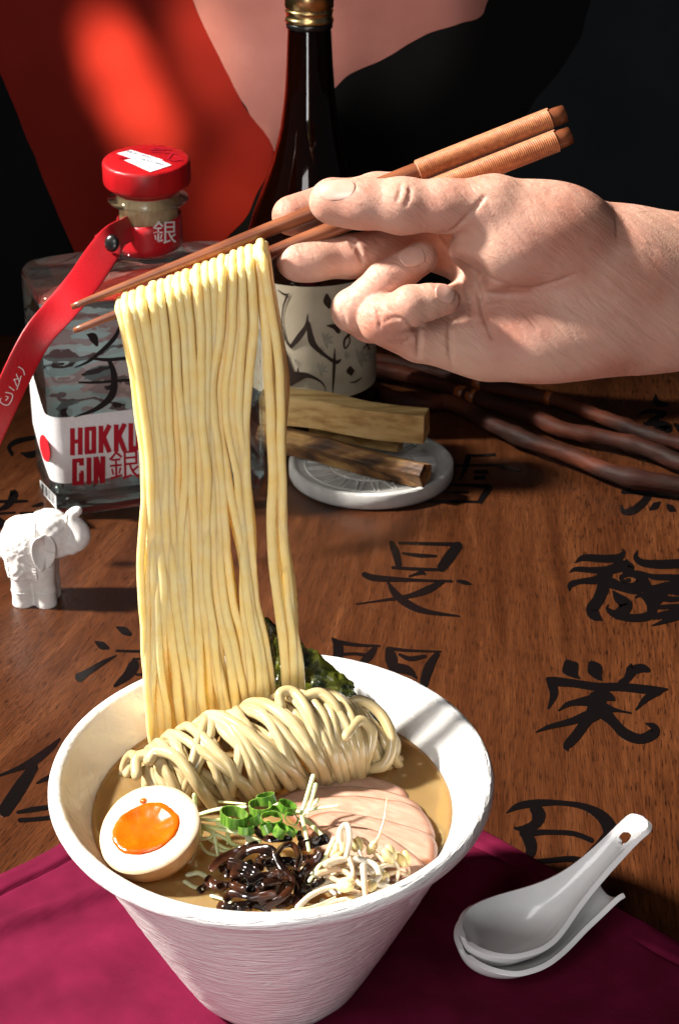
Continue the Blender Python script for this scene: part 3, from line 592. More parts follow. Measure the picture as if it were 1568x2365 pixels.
# open loops at the right end of the bundle and on its crest
def zt(px, py, z): return T(px, py, ZS+z)
loops = [[(790, 1640, .022), (830, 1618, .026), (880, 1650, .023), (905, 1710, .015), (890, 1765, .007), (850, 1775, .004)],
         [(800, 1700, .024), (830, 1665, .027), (858, 1690, .022), (852, 1740, .013), (835, 1775, .006)],
         [(850, 1720, .012), (885, 1690, .014), (912, 1715, .010), (905, 1750, .004), (870, 1765, .001)],
         [(650, 1640, .032), (648, 1602, .037), (680, 1600, .037), (715, 1650, .033), (740, 1720, .022), (762, 1780, .008)],
         [(700, 1612, .035), (740, 1602, .036), (780, 1640, .031), (800, 1720, .018), (812, 1780, .006)],
         [(316, 1790, .016), (318, 1752, .020), (350, 1745, .021), (390, 1790, .016), (420, 1850, .006)],
         [(345, 1755, .022), (365, 1735, .025), (410, 1750, .026), (455, 1810, .018), (490, 1860, .006)],
         [(770, 1790, .003), (755, 1792, .006), (740, 1770, .010), (735, 1720, .02)],
         [(690, 1800, .002), (660, 1800, .004), (640, 1760, .014), (630, 1700, .026)]]
for L in loops:
    V, F = tube(catmull([zt(*p) for p in L], 40), random.uniform(.0023, .0026), 10)
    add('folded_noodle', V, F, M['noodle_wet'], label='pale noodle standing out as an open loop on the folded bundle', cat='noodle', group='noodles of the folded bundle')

# ------------------------------------------------------------------ seaweed
def nori(c, nu, nv, label, rag, seed):
    bl, br, tr, tl = [np.array(q) for q in c]
    def fn(u, v):
        e = rag*(N3((u*6, v*6, seed), 1)+.6*N3((u*17, v*17, seed), 1))
        uu = u+(e*.9 if (u < .02 or u > .98) else 0); vv = v+(e*1.2 if v > .98 else 0)
        p = (bl*(1-uu)+br*uu)*(1-vv)+(tl*(1-uu)+tr*uu)*vv
        nr = np.cross(br-bl, tl-bl); nr /= np.linalg.norm(nr)
        return p+nr*(.0035*N3((u*2.5, v*2.5, seed), 1)+.0012*N3((u*9, v*9, seed+3), 1))
    V, F = grid(fn, nu, nv); o = add('nori_sheet', V, F, M['nori'], label=label, cat='seaweed'); solidify(o, .0005, 0)
nori([W(606, 1660, .690), W(838, 1660, .690), W(815, 1575, .704), W(672, 1462, .712)], 30, 26, 'olive green seaweed sheet leaning on the back rim of the bowl', .05, 2.0)
nori([W(592, 1690, .6915), W(690, 1690, .6925), W(690, 1500, .7075), W(604, 1410, .711)], 24, 26, 'dark seaweed sheet behind the lower ends of the lifted noodles', .03, 6.0)
nori([W(828, 1740, .690), W(888, 1755, .690), W(880, 1650, .694), W(820, 1630, .694)], 12, 12, 'black seaweed piece showing through the loops of the folded noodles', .05, 11.0)
nori([W(890, 1752, .686), W(918, 1745, .686), W(920, 1712, .688), W(890, 1700, .688)], 8, 8, 'tiny black seaweed scrap at the right end of the folded noodles', .05, 17.0)

# ------------------------------------------------------------------ egg
E = T(340, 1918, .1115); n_ = np.array([-.24, -.33, .91]); n_ /= np.linalg.norm(n_)
ex = np.array([1, 0, 0])-n_*n_[0]; ex /= np.linalg.norm(ex); ey = np.cross(n_, ex)
def egg_r(a):   # outline of the cut face
    return (.0206*.0208)/math.sqrt((.0208*math.cos(a-.5))**2+(.0206*math.sin(a-.5))**2)*(1+.045*math.cos(a-.9)+.02*math.cos(3*a))
egg = empty('egg_half', E-n_*.019*1.0, 'halved soft boiled egg with orange jammy yolk in the broth', 'egg')
NA = 64; V = []; rings = [1.0, .985, .93, .8, .6, .35, .1]
for j, s in enumerate(rings):
    d = .0205*math.sqrt(max(0, 1-s*s)); d = max(d, 0)
    for i in range(NA): a = 2*math.pi*i/NA; V.append(E+(ex*math.cos(a)+ey*math.sin(a))*egg_r(a)*(s if j else 1)-n_*(d if j else 0))
F = [[j*NA+i, j*NA+(i+1) % NA, (j+1)*NA+(i+1) % NA, (j+1)*NA+i] for j in range(len(rings)-1) for i in range(NA)]+[[6*NA+i for i in range(NA)]]
add('stained_skin', V, F, M['egg_skin'], egg)
V = []; rr = [1.0, .975, .93, .8, .6, .4]
for j, s in enumerate(rr):
    for i in range(NA):
        a = 2*math.pi*i/NA; p = (ex*math.cos(a)+ey*math.sin(a))*egg_r(a)*s; h = [.0, .0006, .0009, .0009, .0004, -.001][j]+.0003*N3(p, 160, 3)
        V.append(E+p+n_*h)
F = [[j*NA+i, j*NA+(i+1) % NA, (j+1)*NA+(i+1) % NA, (j+1)*NA+i] for j in range(len(rr)-1) for i in range(NA)]+[[5*NA+i for i in range(NA)]]
o = add('egg_white', V, F, M['egg_white'], egg); o.data.materials.append(M['egg_edge'])
for pi in range(2*NA): o.data.polygons[pi].material_index = 1
V = []; YC = E+ex*(-.0007)+ey*.0008; rr = [1.0, .97, .9, .78, .6, .35]
for j, s in enumerate(rr):
    for i in range(NA):
        a = 2*math.pi*i/NA; R = (.0142*.0124)/math.sqrt((.0124*math.cos(a-.12))**2+(.0142*math.sin(a-.12))**2)*(1+.07*mnoise.noise(Vector((math.cos(a)*1.6, math.sin(a)*1.6, 4)))+.03*mnoise.noise(Vector((math.cos(a)*6, math.sin(a)*6, 9))))
        p = (ex*math.cos(a)+ey*math.sin(a))*R*s; h = [-.0006, .0007, .0013, .0010, .0004, .0001][j]+.0003*N3(p, 300, 5)
        V.append(YC+p+n_*h)
F = [[j*NA+i, j*NA+(i+1) % NA, (j+1)*NA+(i+1) % NA, (j+1)*NA+i] for j in range(len(rr)-1) for i in range(NA)]+[[5*NA+i for i in range(NA)]]
add('yolk', V, F, M['yolk'], egg)
V, F = lathe([(0, .0003), (.0009, .0002), (.0013, -.0003)], 12); V = V*[1.2, 1, 1]; V = np.array([E+ex*(-.0025+v[0])+ey*(.0142+v[1])+n_*(v[2]+.0009) for v in V])
add('yolk_drop', V, [f for f in F], M['yolk'], egg)

# ------------------------------------------------------------------ toppings (C2 = crop coordinates of the photograph's bowl front)
def c2(x, y, z): return T(408+.4063*x, 1756+.4063*y, ZS+z)
slices = [[(720, 150), (790, 100), (880, 75), (1000, 66), (1130, 85), (1250, 130), (1320, 190), (1280, 260), (1000, 280), (760, 230)],
          [(540, 215), (660, 165), (800, 145), (1000, 136), (1200, 165), (1320, 205), (1395, 260), (1380, 330), (1100, 360), (760, 330), (600, 270)],
          [(600, 260), (740, 212), (900, 190), (1060, 192), (1190, 205), (1330, 235), (1420, 295), (1470, 390), (1450, 440), (1300, 480), (1000, 450), (740, 380)],
          [(700, 330), (800, 290), (900, 276), (1050, 298), (1200, 330), (1340, 368), (1440, 405), (1482, 460), (1476, 560), (1440, 580), (1250, 600), (1000, 560), (780, 450)],
          [(760, 400), (880, 362), (1000, 360), (1110, 378), (1190, 405), (1290, 470), (1400, 570), (1440, 640), (1400, 690), (1300, 690), (1100, 660), (900, 600), (780, 500)]]
names = ['rearmost chicken breast slice tucked against the folded noodles', 'second pale chicken slice from the folded noodles', 'middle chicken breast slice of the fanned row', 'fourth chicken slice from the folded noodles, reaching nearest the bowl wall', 'frontmost chicken breast slice lying under the bean sprouts']
for k, s in enumerate(slices):
    z0 = .0012+.0013*k
    q = catmull(s+[s[0]], 72)[:-1]
    poly = []
    for x, y in q:
        p = c2(x, y, z0); poly.append(p+[0, 0, .0006*N3(p, 70, k)])
    V, F = slab(poly, .0024, .0021)
    n = len(poly); c = V[-n:].mean(0); F.pop()           # replace the flat top by two rings with a slight swell
    base = len(V)-n; V = list(V)
    for fr, dz in ((.90, .0003), (.55, .0008)): V += [c+(v-c)*fr+np.array([0, 0, dz+.0006*N3(v, 60, 9)]) for v in V[base:base+n]]
    V.append(c+[0, 0, .0010])
    for b_ in (base, base+n):
        for j in range(n): F.append([b_+j, b_+(j+1) % n, b_+n+(j+1) % n, b_+n+j])
    for j in range(n): F.append([base+2*n+j, base+2*n+(j+1) % n, base+3*n])
    o = add('chicken_slice', np.array(V), F, M['chicken'], label=names[k], cat='chicken')
    at = o.data.attributes.new('margin', 'FLOAT', 'POINT'); at.data.foreach_set('value', [1.0]*(base)+[.85]*n+[.12]*n+[0.0]*(n+1))

def leek(pts, r, z0, z1):
    p = [c2(x, y, z0+(z1-z0)*i/(len(pts)-1)) for i, (x, y) in enumerate(pts)]
    V, F = tube(catmull(p, 12), r*.4063/5400*np.linspace(1, .8, 12), 6, flat=.55)
    add('leek_shred', V, F, M['leek'], label='thin pale leek shred heaped between the egg and the chicken', cat='leek', group='shredded leek in the bowl')
for pts, r, z0, z1 in [([(120,310),(250,275),(390,265)],16,.011,.016), ([(110,360),(220,385),(380,420)],15,.012,.013), ([(120,450),(190,440),(210,400)],13,.007,.010), ([(215,420),(225,480),(235,540)],12,.009,.003),
    ([(240,360),(360,410),(470,460)],18,.013,.012), ([(775,90),(742,200),(710,300)],14,.024,.015), ([(790,140),(775,200),(745,300)],13,.019,.013), ([(680,300),(800,272),(912,258)],15,.012,.017), ([(712,320),(735,420),(752,512)],13,.018,.016),
    ([(800,228),(770,262),(700,330)],13,.016,.012), ([(892,445),(850,540),(800,615),(755,685)],13,.020,.012), ([(720,330),(780,380),(840,440)],16,.012,.013), ([(130,470),(170,520),(220,540)],11,.004,.002),
    ([(102,200),(106,260),(112,330)],14,.018,.010), ([(245,235),(330,242),(390,248)],10,.010,.012), ([(290,420),(310,470),(360,490)],12,.009,.006), ([(400,440),(440,470),(480,500)],13,.012,.010), ([(190,450),(280,500),(340,510)],12,.006,.004),
    ([(230,505),(290,520),(330,500)],14,.004,.005), ([(330,340),(300,400),(290,470)],12,.014,.006), ([(560,250),(640,250),(700,300)],14,.012,.012), ([(140,380),(250,430),(330,480)],13,.010,.007), ([(150,400),(120,470),(90,560)],9,.006,.001),
    ([(70,650),(120,640),(160,655)],20,.001,.002), ([(50,690),(100,720),(150,730)],16,.0005,.001), ([(200,770),(290,800),(380,860)],12,.001,.001), ([(120,330),(200,340),(300,330)],14,.013,.014), ([(420,420),(400,480),(350,540)],12,.012,.006)]:
    leek(pts, r, z0, z1)

def wood_ear(pts, w, z0, z1, tw=0.0):
    n = 30; q = catmull([(x, y, z0+(z1-z0)*i/(len(pts)-1)) for i, (x, y) in enumerate(pts)], n); sd = random.uniform(0, 50)
    path = np.array([c2(a, b, c+.0020*mnoise.noise(Vector((sd, i*.10, 0)))) for i, (a, b, c) in enumerate(q)])
    TT, N, B = frames(path); w = w*.72*.4063/5400
    V = []
    for i in range(n):
        an = .55*tw*math.sin(sd)+.8*mnoise.noise(Vector((sd, i*.10, 4))); vw = path[i]-CAM; vw /= np.linalg.norm(vw); tg = TT[i]; B0 = np.cross(tg, vw); B0 /= np.linalg.norm(B0)+1e-9; N0 = np.cross(B0, tg); a = N0*math.cos(an)-B0*math.sin(an); b = N0*math.sin(an)+B0*math.cos(an)
        ww = w*(1+.10*mnoise.noise(Vector((sd, i*.3, 9))))*min(1, .5+min(i, n-1-i)*.25)
        for s in (-1, -.5, 0, .5, 1): V.append(path[i]+b*ww*s*.5+a*(.0006*(s*s-.4)*(1 if sd > 25 else -1)))
    F = [[i*5+j, (i+1)*5+j, (i+1)*5+j+1, i*5+j+1] for i in range(n-1) for j in range(4)]
    o = add('wood_ear_strip', V, F, M['wood_ear'], label='glossy dark brown wood ear mushroom strip in the heap at the bowl front', cat='mushroom', group='wood ear strips in the bowl'); solidify(o, .0005, 0); subsurf(o, 1)
for pts, w, z0, z1, tw in [([(190,630),(260,560),(380,510),(470,475)],70,.009,.015,.5), ([(320,660),(350,560),(440,500),(570,520)],75,.012,.018,.8), ([(550,510),(600,610),(655,690),(600,780),(490,850)],58,.021,.010,.2), ([(560,545),(600,490),(660,480),(700,550),(680,620)],48,.022,.018,1.2),
    ([(690,490),(780,470),(865,440)],80,.015,.014,.9), ([(830,520),(760,600),(700,690),(680,840)],72,.019,.008,.3), ([(400,690),(500,655),(600,635)],55,.019,.020,.2), ([(270,800),(330,755),(450,775),(570,755)],62,.011,.016,1.1), ([(235,820),(310,850),(390,865)],74,.006,.006,.3),
    ([(400,590),(330,690),(325,760)],60,.013,.008,.6), ([(425,365),(480,425),(540,448),(660,445)],52,.012,.016,.2), ([(400,720),(470,770),(520,840)],70,.016,.009,.5), ([(170,660),(200,700),(290,720)],70,.005,.006,.2), ([(500,590),(610,570),(710,590)],62,.017,.018,.4),
    ([(720,740),(780,710),(838,672)],48,.013,.011,.7), ([(290,570),(420,620),(520,700)],66,.013,.017,.3), ([(640,900),(660,860),(630,920)],36,.004,.002,.6), ([(600,690),(560,760),(470,810)],60,.015,.011,.9), ([(300,700),(420,740),(540,720)],70,.008,.011,.1), ([(620,640),(700,700),(740,760)],66,.012,.010,.4),
    ([(240,620),(330,600),(400,640)],66,.008,.012,.2), ([(560,830),(640,800),(690,760)],60,.008,.009,.5), ([(700,560),(760,560),(820,540)],64,.013,.013,.1), ([(690,400),(700,440),(740,480)],50,.013,.014,.8), ([(120,745),(160,720),(185,690)],54,.001,.004,.2), ([(330,830),(440,820),(540,850)],66,.004,.005,.3)]:
    wood_ear(pts, w, z0, z1, tw)
for k in range(26):      # further strips tangled through the heap
    a = random.uniform(0, math.pi); L = random.uniform(60, 130); x, y = random.gauss(480, 130), random.gauss(690, 75); h = .018*math.exp(-((x-500)/190)**2-((y-680)/120)**2)+random.uniform(-.003, .001); b1_, b2_ = random.uniform(-60, 60), random.uniform(-60, 60)
    wood_ear([(x-L*math.cos(a), y-L*.6*math.sin(a)), (x-L*.3*math.cos(a)-b1_*math.sin(a), y-L*.2*math.sin(a)+b1_*.6*math.cos(a)), (x+L*.4*math.cos(a)+b2_*math.sin(a), y+L*.25*math.sin(a)), (x+L*math.cos(a), y+L*.6*math.sin(a))], random.uniform(40, 66), max(.001, h-.003), max(.002, h), random.uniform(0, 1))

def ellipsoid(c, r, ax_=None, n=10):
    V = []; F = []
    for i in range(n+1):
        th = math.pi*i/n
        for j in range(12): a = 2*math.pi*j/12; V.append([math.cos(th)*r[0], math.sin(th)*math.cos(a)*r[1], math.sin(th)*math.sin(a)*r[2]])
    V = np.array(V)
    if ax_ is not None:
        x = np.array(ax_, float); x /= np.linalg.norm(x); y = np.cross([0, 0, 1], x); y /= np.linalg.norm(y)+1e-9; z = np.cross(x, y); V = V@np.array([x, y, z])
    for i in range(n):
        for j in range(12): k = (j+1) % 12; F.append([i*12+j, i*12+k, (i+1)*12+k, (i+1)*12+j])
    return V+np.array(c), F
def sprout(pts, r, z0, z1, bean=None, tan=False, taper=.75):
    n = 24; q = catmull([(x, y, z0+(z1-z0)*i/(len(pts)-1)) for i, (x, y) in enumerate(pts)], n)
    path = np.array([c2(*p) for p in q]); sd = random.uniform(0, 40)
    rad = r*.82*.4063/5400*np.linspace(1, taper, n)*(1+.12*np.array([mnoise.noise(Vector((sd, i*.3, 0))) for i in range(n)]))
    root = empty('bean_sprout', path[0], ('browned' if tan else 'white')+(' bean sprout with a split yellow seed head' if bean else ' bean sprout stem without a seed head')+' in the heap beside the wood ear', 'sprout', 'bean sprouts in the bowl')
    V, F = tube(path, rad, 9); add('stem', V, F, M['sprout_tan' if tan else 'sprout'], root)
    if bean:
        e, size = bean; p = path[0] if e == 0 else path[-1]; d = path[0]-path[1] if e == 0 else path[-1]-path[-2]; d = d/np.linalg.norm(d)
        s = size*.4063/5400; off = np.cross(d, [0, 0, 1]); off = off/(np.linalg.norm(off)+1e-9)*s*.42
        for sg in (-1, 1):
            V, F = ellipsoid(p+d*s*.6+off*sg, (s*1.05, s*.55, s*.62), d+off*sg*.3/s*.5); add('seed_leaf', V, F, M['bean'], root)
for a in [([(925,480),(930,400),(968,368),(985,450),(965,545)],24,.020,.022,(0,36)), ([(850,590),(960,560),(1060,570),(1130,600),(1150,660),(1115,700)],24,.017,.014,(1,34)), ([(1060,600),(1066,700),(1076,800),(1082,860)],21,.020,.010,None,True), ([(1120,480),(1150,430),(1180,330),(1195,215)],13,.016,.030,(0,38),True,.3),
    ([(995,462),(1060,455),(1110,510),(1175,575)],20,.017,.012,None,True), ([(690,835),(760,770),(860,725),(930,712)],20,.011,.015,(1,46)), ([(690,865),(850,820),(1000,785),(1150,790),(1205,815)],21,.009,.010,None), ([(660,852),(780,832),(900,780)],11,.013,.013,None,True), ([(800,645),(920,622),(1000,665),(1065,725)],20,.014,.013,None,True),
    ([(985,560),(1002,640),(980,710)],17,.018,.013,None,True), ([(1185,650),(1270,640),(1340,690),(1290,765)],17,.009,.004,(0,40),True), ([(1100,690),(1200,720),(1325,712)],22,.010,.007,None), ([(1140,745),(1250,775),(1300,745)],19,.007,.005,None,True), ([(740,870),(800,905),(900,885),(985,815)],19,.005,.010,(1,30)), ([(545,852),(650,852),(730,838)],10,.008,.010,None,True),
    ([(1225,560),(1260,620),(1250,690)],13,.014,.006,(0,46),True), ([(1300,585),(1320,640),(1280,720)],12,.010,.004,(0,42),True), ([(1030,500),(1060,570),(1120,640)],15,.016,.011,(0,40)), ([(900,545),(840,600),(790,660)],15,.012,.008,(0,40)), ([(1100,640),(1180,600),(1250,600)],17,.013,.010,None),
    ([(760,760),(860,690),(980,680)],19,.009,.011,None), ([(830,800),(930,850),(1080,850)],20,.005,.005,None), ([(960,740),(1050,760),(1130,830)],20,.010,.006,None,True), ([(780,620),(830,700),(900,760)],19,.010,.008,None), ([(1160,700),(1240,690),(1360,700)],16,.005,.003,(1,30)), ([(880,600),(960,640),(1080,640)],19,.012,.010,None),
    ([(860,660),(960,700),(1060,690)],18,.012,.011,None,True), ([(1000,840),(1100,830),(1220,780)],18,.005,.005,None), ([(480,905),(475,930),(490,870)],10,.002,.006,None,True), ([(860,870),(870,850),(850,820)],12,.008,.008,(0,36)), ([(720,900),(850,905),(1000,870)],17,.002,.003,None,True), ([(1080,560),(1150,610),(1200,680)],16,.014,.009,None), ([(820,560),(900,580),(1000,600)],18,.011,.012,None,True)]:
    sprout(*a)

for k in range(60):      # the many other sprouts that make up the heap
    a = random.uniform(-.6, .5); L = random.uniform(90, 190); x, y = random.uniform(800, 1220), random.uniform(590, 800); zz = random.uniform(.004, .013)
    if x > 1120 and y > 780: continue
    dx, dy = L*math.cos(a), L*math.sin(a)*.6; bend = random.uniform(-50, 50)
    if any(math.hypot(q[0]-BX, (q[1]-BY)/OV) > .0705 for q in (c2(x-dx, y-dy, zz), c2(x+dx, y+dy, zz), c2(x, y+bend, zz))): continue
    sprout([(x-dx, y-dy), (x-dx*.3, y-dy*.3+bend*.7), (x+dx*.4, y+dy*.4+bend*.5), (x+dx, y+dy)], random.uniform(12, 19), zz, zz+random.uniform(-.002, .003), (1, random.uniform(26, 36)) if k % 4 == 0 else None, k % 2 == 0)
def scallion(x, y, rx, hgt, z, tilt, az, m='scallion'):
    R = rx*.86*.4063/5400; H = hgt*.4063/5400; c = c2(x, y, z)
    axis_ = np.array([math.sin(tilt)*math.cos(az), math.sin(tilt)*math.sin(az), math.cos(tilt)])
    e1 = np.cross(axis_, [0.3, 1, 0]); e1 /= np.linalg.norm(e1); e2 = np.cross(axis_, e1); n = 28; sd = random.uniform(0, 40); V = []
    for (rr, hh) in ((1, -.5), (1, .5), (.90, .5), (.89, -.5)):
        for i in range(n):
            a = 2*math.pi*i/n; w = rr*(1+.10*math.sin(2*a+sd)+.05*mnoise.noise(Vector((math.cos(a), math.sin(a), sd)))); V.append(c+(e1*math.cos(a)+e2*math.sin(a)*.82)*R*w+axis_*H*(hh+.05*math.sin(a+sd)))
    F = [[j*n+i, j*n+(i+1) % n, ((j+1) % 4)*n+(i+1) % n, ((j+1) % 4)*n+i] for j in range(4) for i in range(n)]
    add('scallion_ring', V, F, M['scallion'], label='bright green scallion ring sprinkled above the wood ear heap', cat='scallion', group='scallion rings in the bowl', smooth=False)
for a in [(326,325,90,62,.018,.12,1.0), (476,272,80,48,.019,.10,2.0), (512,220,56,52,.020,.35,2.6), (628,268,58,46,.019,.25,.4), (540,335,64,42,.021,.35,-1.6), (652,332,44,30,.022,1.05,-1.3), (512,385,42,52,.020,.5,2.4), (590,400,44,58,.020,.55,.2), (652,405,32,34,.019,.5,.4), (395,395,46,40,.016,.3,1.8), (445,335,44,56,.017,.4,2.9), (560,290,40,40,.017,.3,.9)]:
    scallion(*a)
# ------------------------------------------------------------------ gin bottle
GTH = math.radians(18); gx = np.array([math.cos(GTH), math.sin(GTH), 0]); gy = np.array([-math.sin(GTH), math.cos(GTH), 0])
GW, GD = .1480, .085
GC = T(130, 1205)+gx*GW/2+gy*GD/2; GC[2] = 0
NO = .0080
GN = GC+gx*NO
def gpt(u, v, z): return GC+gx*u+gy*v+np.array([0, 0, z])       # u along the front, v into depth
def rrect(hw, hd, r, n=8):
    q = []
    for cx, cy, a0 in ((hw-r, hd-r, 0), (-hw+r, hd-r, 90), (-hw+r, -hd+r, 180), (hw-r, -hd+r, 270)):
        for i in range(n+1): a = math.radians(a0+90*i/n); q.append((cx+r*math.cos(a), cy+r*math.sin(a)))
    return q
def loft(secs):
    n = len(secs[0][1]); V = [gpt(u, v, z) for z, s in secs for u, v in s]
    F = [[i*n+j, i*n+(j+1) % n, (i+1)*n+(j+1) % n, (i+1)*n+j] for i in range(len(secs)-1) for j in range(n)]
    F.append(list(range(n))[::-1]); F.append([(len(secs)-1)*n+j for j in range(n)]); return np.array(V), F
hw, hd = GW/2, GD/2
secs = [(.0006, rrect(hw-.006, hd-.006, .010)), (.0015, rrect(hw-.003, hd-.003, .011)), (.004, rrect(hw-.0008, hd-.0008, .012)), (.008, rrect(hw, hd, .012)), (.08, rrect(hw, hd, .012)), (.149, rrect(hw, hd, .012)), (.1535, rrect(hw-.0008, hd-.0008, .012)), (.157, rrect(hw-.0035, hd-.0035, .012)), (.1595, rrect(hw-.009, hd-.008, .013)),
        (.1625, rrect(hw-.024, hd-.014, .017)), (.1650, rrect(hw-.040, hd-.018, .020)), (.1675, rrect(.0255, .0225, .0215)), (.171, rrect(.0208, .0206, .0200)), (.176, rrect(.0196, .0196, .0192)), (.1985, rrect(.0192, .0192, .0188)), (.2005, rrect(.0192, .0192, .0188))]
secs = [(z, [(u+NO*min(1, max(0, (z-.157)/.011)), v) for u, v in q]) for z, q in secs]
gin = empty('gin_bottle', (GC[0], GC[1], 0), 'clear rectangular gin bottle with white label and red stopper on the table', 'bottle')
def mids(z0, z1):       # cut the loft at given heights
    zs = [z for z, _ in secs]; arr = np.array([q for _, q in secs])
    at = lambda z: [tuple(np.array([np.interp(z, zs, arr[:, i, c]) for c in (0, 1)])) for i in range(arr.shape[1])]
    return [(z0, at(z0))]+[(z, q) for z, q in secs if z0+1e-6 < z < z1-1e-6]+[(z1, at(z1))]
V, F = loft(mids(.0006, .0185)); add('glass_base', V, F, M['lip_glass'], gin)
V, F = loft(mids(.0190, .1505)); glass = add('glass_body', V, F, M['glass'], gin)
V, F = loft(mids(.1510, .2005)); add('glass_shoulder', V, F, M['lip_glass'], gin)
ring = [(.0192+.0072*math.sin(a)**1 if a < math.pi else .0192, .2035-.0038*math.cos(a)) for a in np.linspace(0, math.pi, 12)]
V, F = lathe([(.0165, .1997)]+ring+[(.0165, .2073)], 56, closed=True); V += [GN[0], GN[1], 0]
add('neck_lip', V, F, M['lip_glass'], gin)
V, F = lathe([(0, .188), (.0160, .188), (.0162, .1895), (.0162, .2085), (0, .2085)], 40); V += [GN[0], GN[1], 0]
add('cork', V, F, M['cork'], gin)
# stopper cap, tipped a little towards the viewer
V, F = lathe([(0, .2072), (.0205, .2072), (.0215, .2082), (.0225, .2100), (.0268, .2122), (.0280, .2132), (.0285, .2150), (.0285, .2262), (.0278, .2280), (.0264, .2287), (0, .2288)], 72)
def tip(v):
    a = -.10*0-.09; y, z = v[..., 1], v[..., 2]-.2072; w = v.copy(); w[..., 1] = y*math.cos(a)+z*math.sin(a); w[..., 2] = -y*math.sin(a)*-1*-1+z*math.cos(a)+.2072
    w[..., 2] = .2074+(-y*math.sin(-a)*-1*-1)*0+ (z*math.cos(a)+y*math.sin(-a)); return w
V = tip(V)+[GN[0], GN[1], .0012]
cap = add('stopper_cap', V, F, M['red_cap'], gin)
bevel(cap, .0006)
# stickers with pencilled dates on the cap, raised seal carving
def capt(x, y, k=0.0):
    v = tip(np.array([[x, y, .2288+.00025+k]]))[0]; return v+np.array([GN[0], GN[1], .0012])
def cap_px(px, py, k=0.0):   # photo pixel -> tipped cap top
    a = np.array(capt(0, 0, k)); e1 = np.array(capt(.01, 0, k))-a; e2 = np.array(capt(0, .01, k))-a; nr = np.cross(e1, e2); d = ray(px, py); t = (a-CAM).dot(nr)/d.dot(nr); return CAM+d*t
def flat_poly(name, pts, m, par, fn, k=0.0):
    return add(name, [fn(x, y, k) for x, y in pts], [list(range(len(pts)))[::-1]], m, par, smooth=False)
flat_poly('sticker', [(270, 354), (303, 346), (377, 369), (345, 381)], M['sticker'], cap, cap_px)
flat_poly('sticker', [(287, 370), (346, 358), (397, 381), (347, 397)], M['sticker'], cap, cap_px, .00012)
def text_mesh(body, size, shear=0.0):
    c = bpy.data.curves.new('t', 'FONT'); c.body = body; c.size = size; c.shear = shear; c.align_x = 'CENTER'; c.align_y = 'CENTER'; c.resolution_u = 4
    o = bpy.data.objects.new('t', c); col.objects.link(o); bpy.context.view_layer.update()
    me = bpy.data.meshes.new_from_object(o.evaluated_get(bpy.context.evaluated_depsgraph_get()))
    V = [tuple(v.co) for v in me.vertices]; F = [list(p.vertices) for p in me.polygons]
    bpy.data.objects.remove(o); bpy.data.curves.remove(c); bpy.data.meshes.remove(me); return V, F
def text_on(name, body, ctr, ux, uy, size, m, par, fn, k=0.0, sx=1.0):
    V, F = text_mesh(body, 1.0); ux, uy = np.array(ux, float), np.array(uy, float)
    P2 = [np.array(ctr)+size*(v[0]*sx*ux+v[1]*uy) for v in V]
    return add(name, [fn(p[0], p[1], k) for p in P2], F, m, par, smooth=False)
text_on('ink_date', '28 01 2025', (322, 357), (1, .27), (.34, -.44), 13, M['ink'], cap, cap_px, .0003)
text_on('ink_date', '28 07 2025', (352, 374), (1, .27), (.34, -.44), 12, M['ink'], cap, cap_px, .0004)
text_on('ink_time', '17-18', (336, 385), (1, .24), (.34, -.44), 11, M['ink'], cap, cap_px, .0005)
V, F = strokes_mesh([[(350,350,2),(385,352,2),(410,356,2)], [(345,345,2),(380,346,2)], [(355,341,2),(395,345,2)], [(400,352,3),(388,366,3)], [(378,364,2),(400,370,2),(420,367,2)], [(405,360,3),(422,370,2)], [(300,366,2),(275,363,2)]], lambda x, y, k: cap_px(x, y, .0002+k))
add('carved_seal', V, F, M['print_red'], cap, smooth=False)
# landscape print on the back and white wrap label
V, F = grid(lambda a, b: gpt(-hw+.012+(GW-.024)*a, hd+.0005, .012+.137*b), 2, 2); add('back_print', V, F, M['back_print'], gin, smooth=False)
path = [(hw-.02, -hd)]+[(u, v) for u, v in rrect(hw, hd, .012, 10)[22:33]][::-1]
per = [(hw-.040, -hd-.0004), (-hw+.012, -hd-.0004)]+[(-hw+.012-(.0124)*math.sin(a), -hd+.012-.0124*math.cos(a)) for a in np.linspace(.12, math.pi/2, 8)]+[(-hw-.0004, q) for q in np.linspace(-hd+.016, hd-.012, 12)]
def lab(top, bot, name, m, k=0.0):
    V = []
    for i, (u, v) in enumerate(per):
        s = max(0, v+hd-.012)/(GD-.024) if i > 1 else 0
        V += [gpt(u, v, bot(s)), gpt(u, v, top(s))]
    n = len(per); return add(name, V, [[2*i, 2*i+1, 2*i+3, 2*i+2] for i in range(n-1)], m, gin, smooth=True)
lz0, lz1 = .0270, .0745
label_g = lab(lambda s: lz1+.016*(s*s*(3-2*s)), lambda s: lz0+.003*s+.012*s*s, 'front_label', M['label_white'])
def front_px(px, py, k=0.0):
    a = gpt(0, -hd-.0007-k, 0); d = ray(px, py); t = (a-CAM).dot(gy)/d.dot(gy); return CAM+d*t
def side_px(px, py, k=0.0):
    a = gpt(-hw-.0008-k, 0, 0); d = ray(px, py); t = (a-CAM).dot(gx)/d.dot(gx); return CAM+d*t
def g2(p): return (p[0]/2.133, 310.3+p[1]/2.133)
def gstrokes(name, st, m, fn, blunt=False, par=None, k0=0.0):
    V, F = strokes_mesh([[(*g2((x, y)), w/2.133) for x, y, w in s] for s in st], lambda x, y, k: fn(x, y, k0+k), blunt=blunt); return add(name, V, F, m, par or gin, smooth=False)
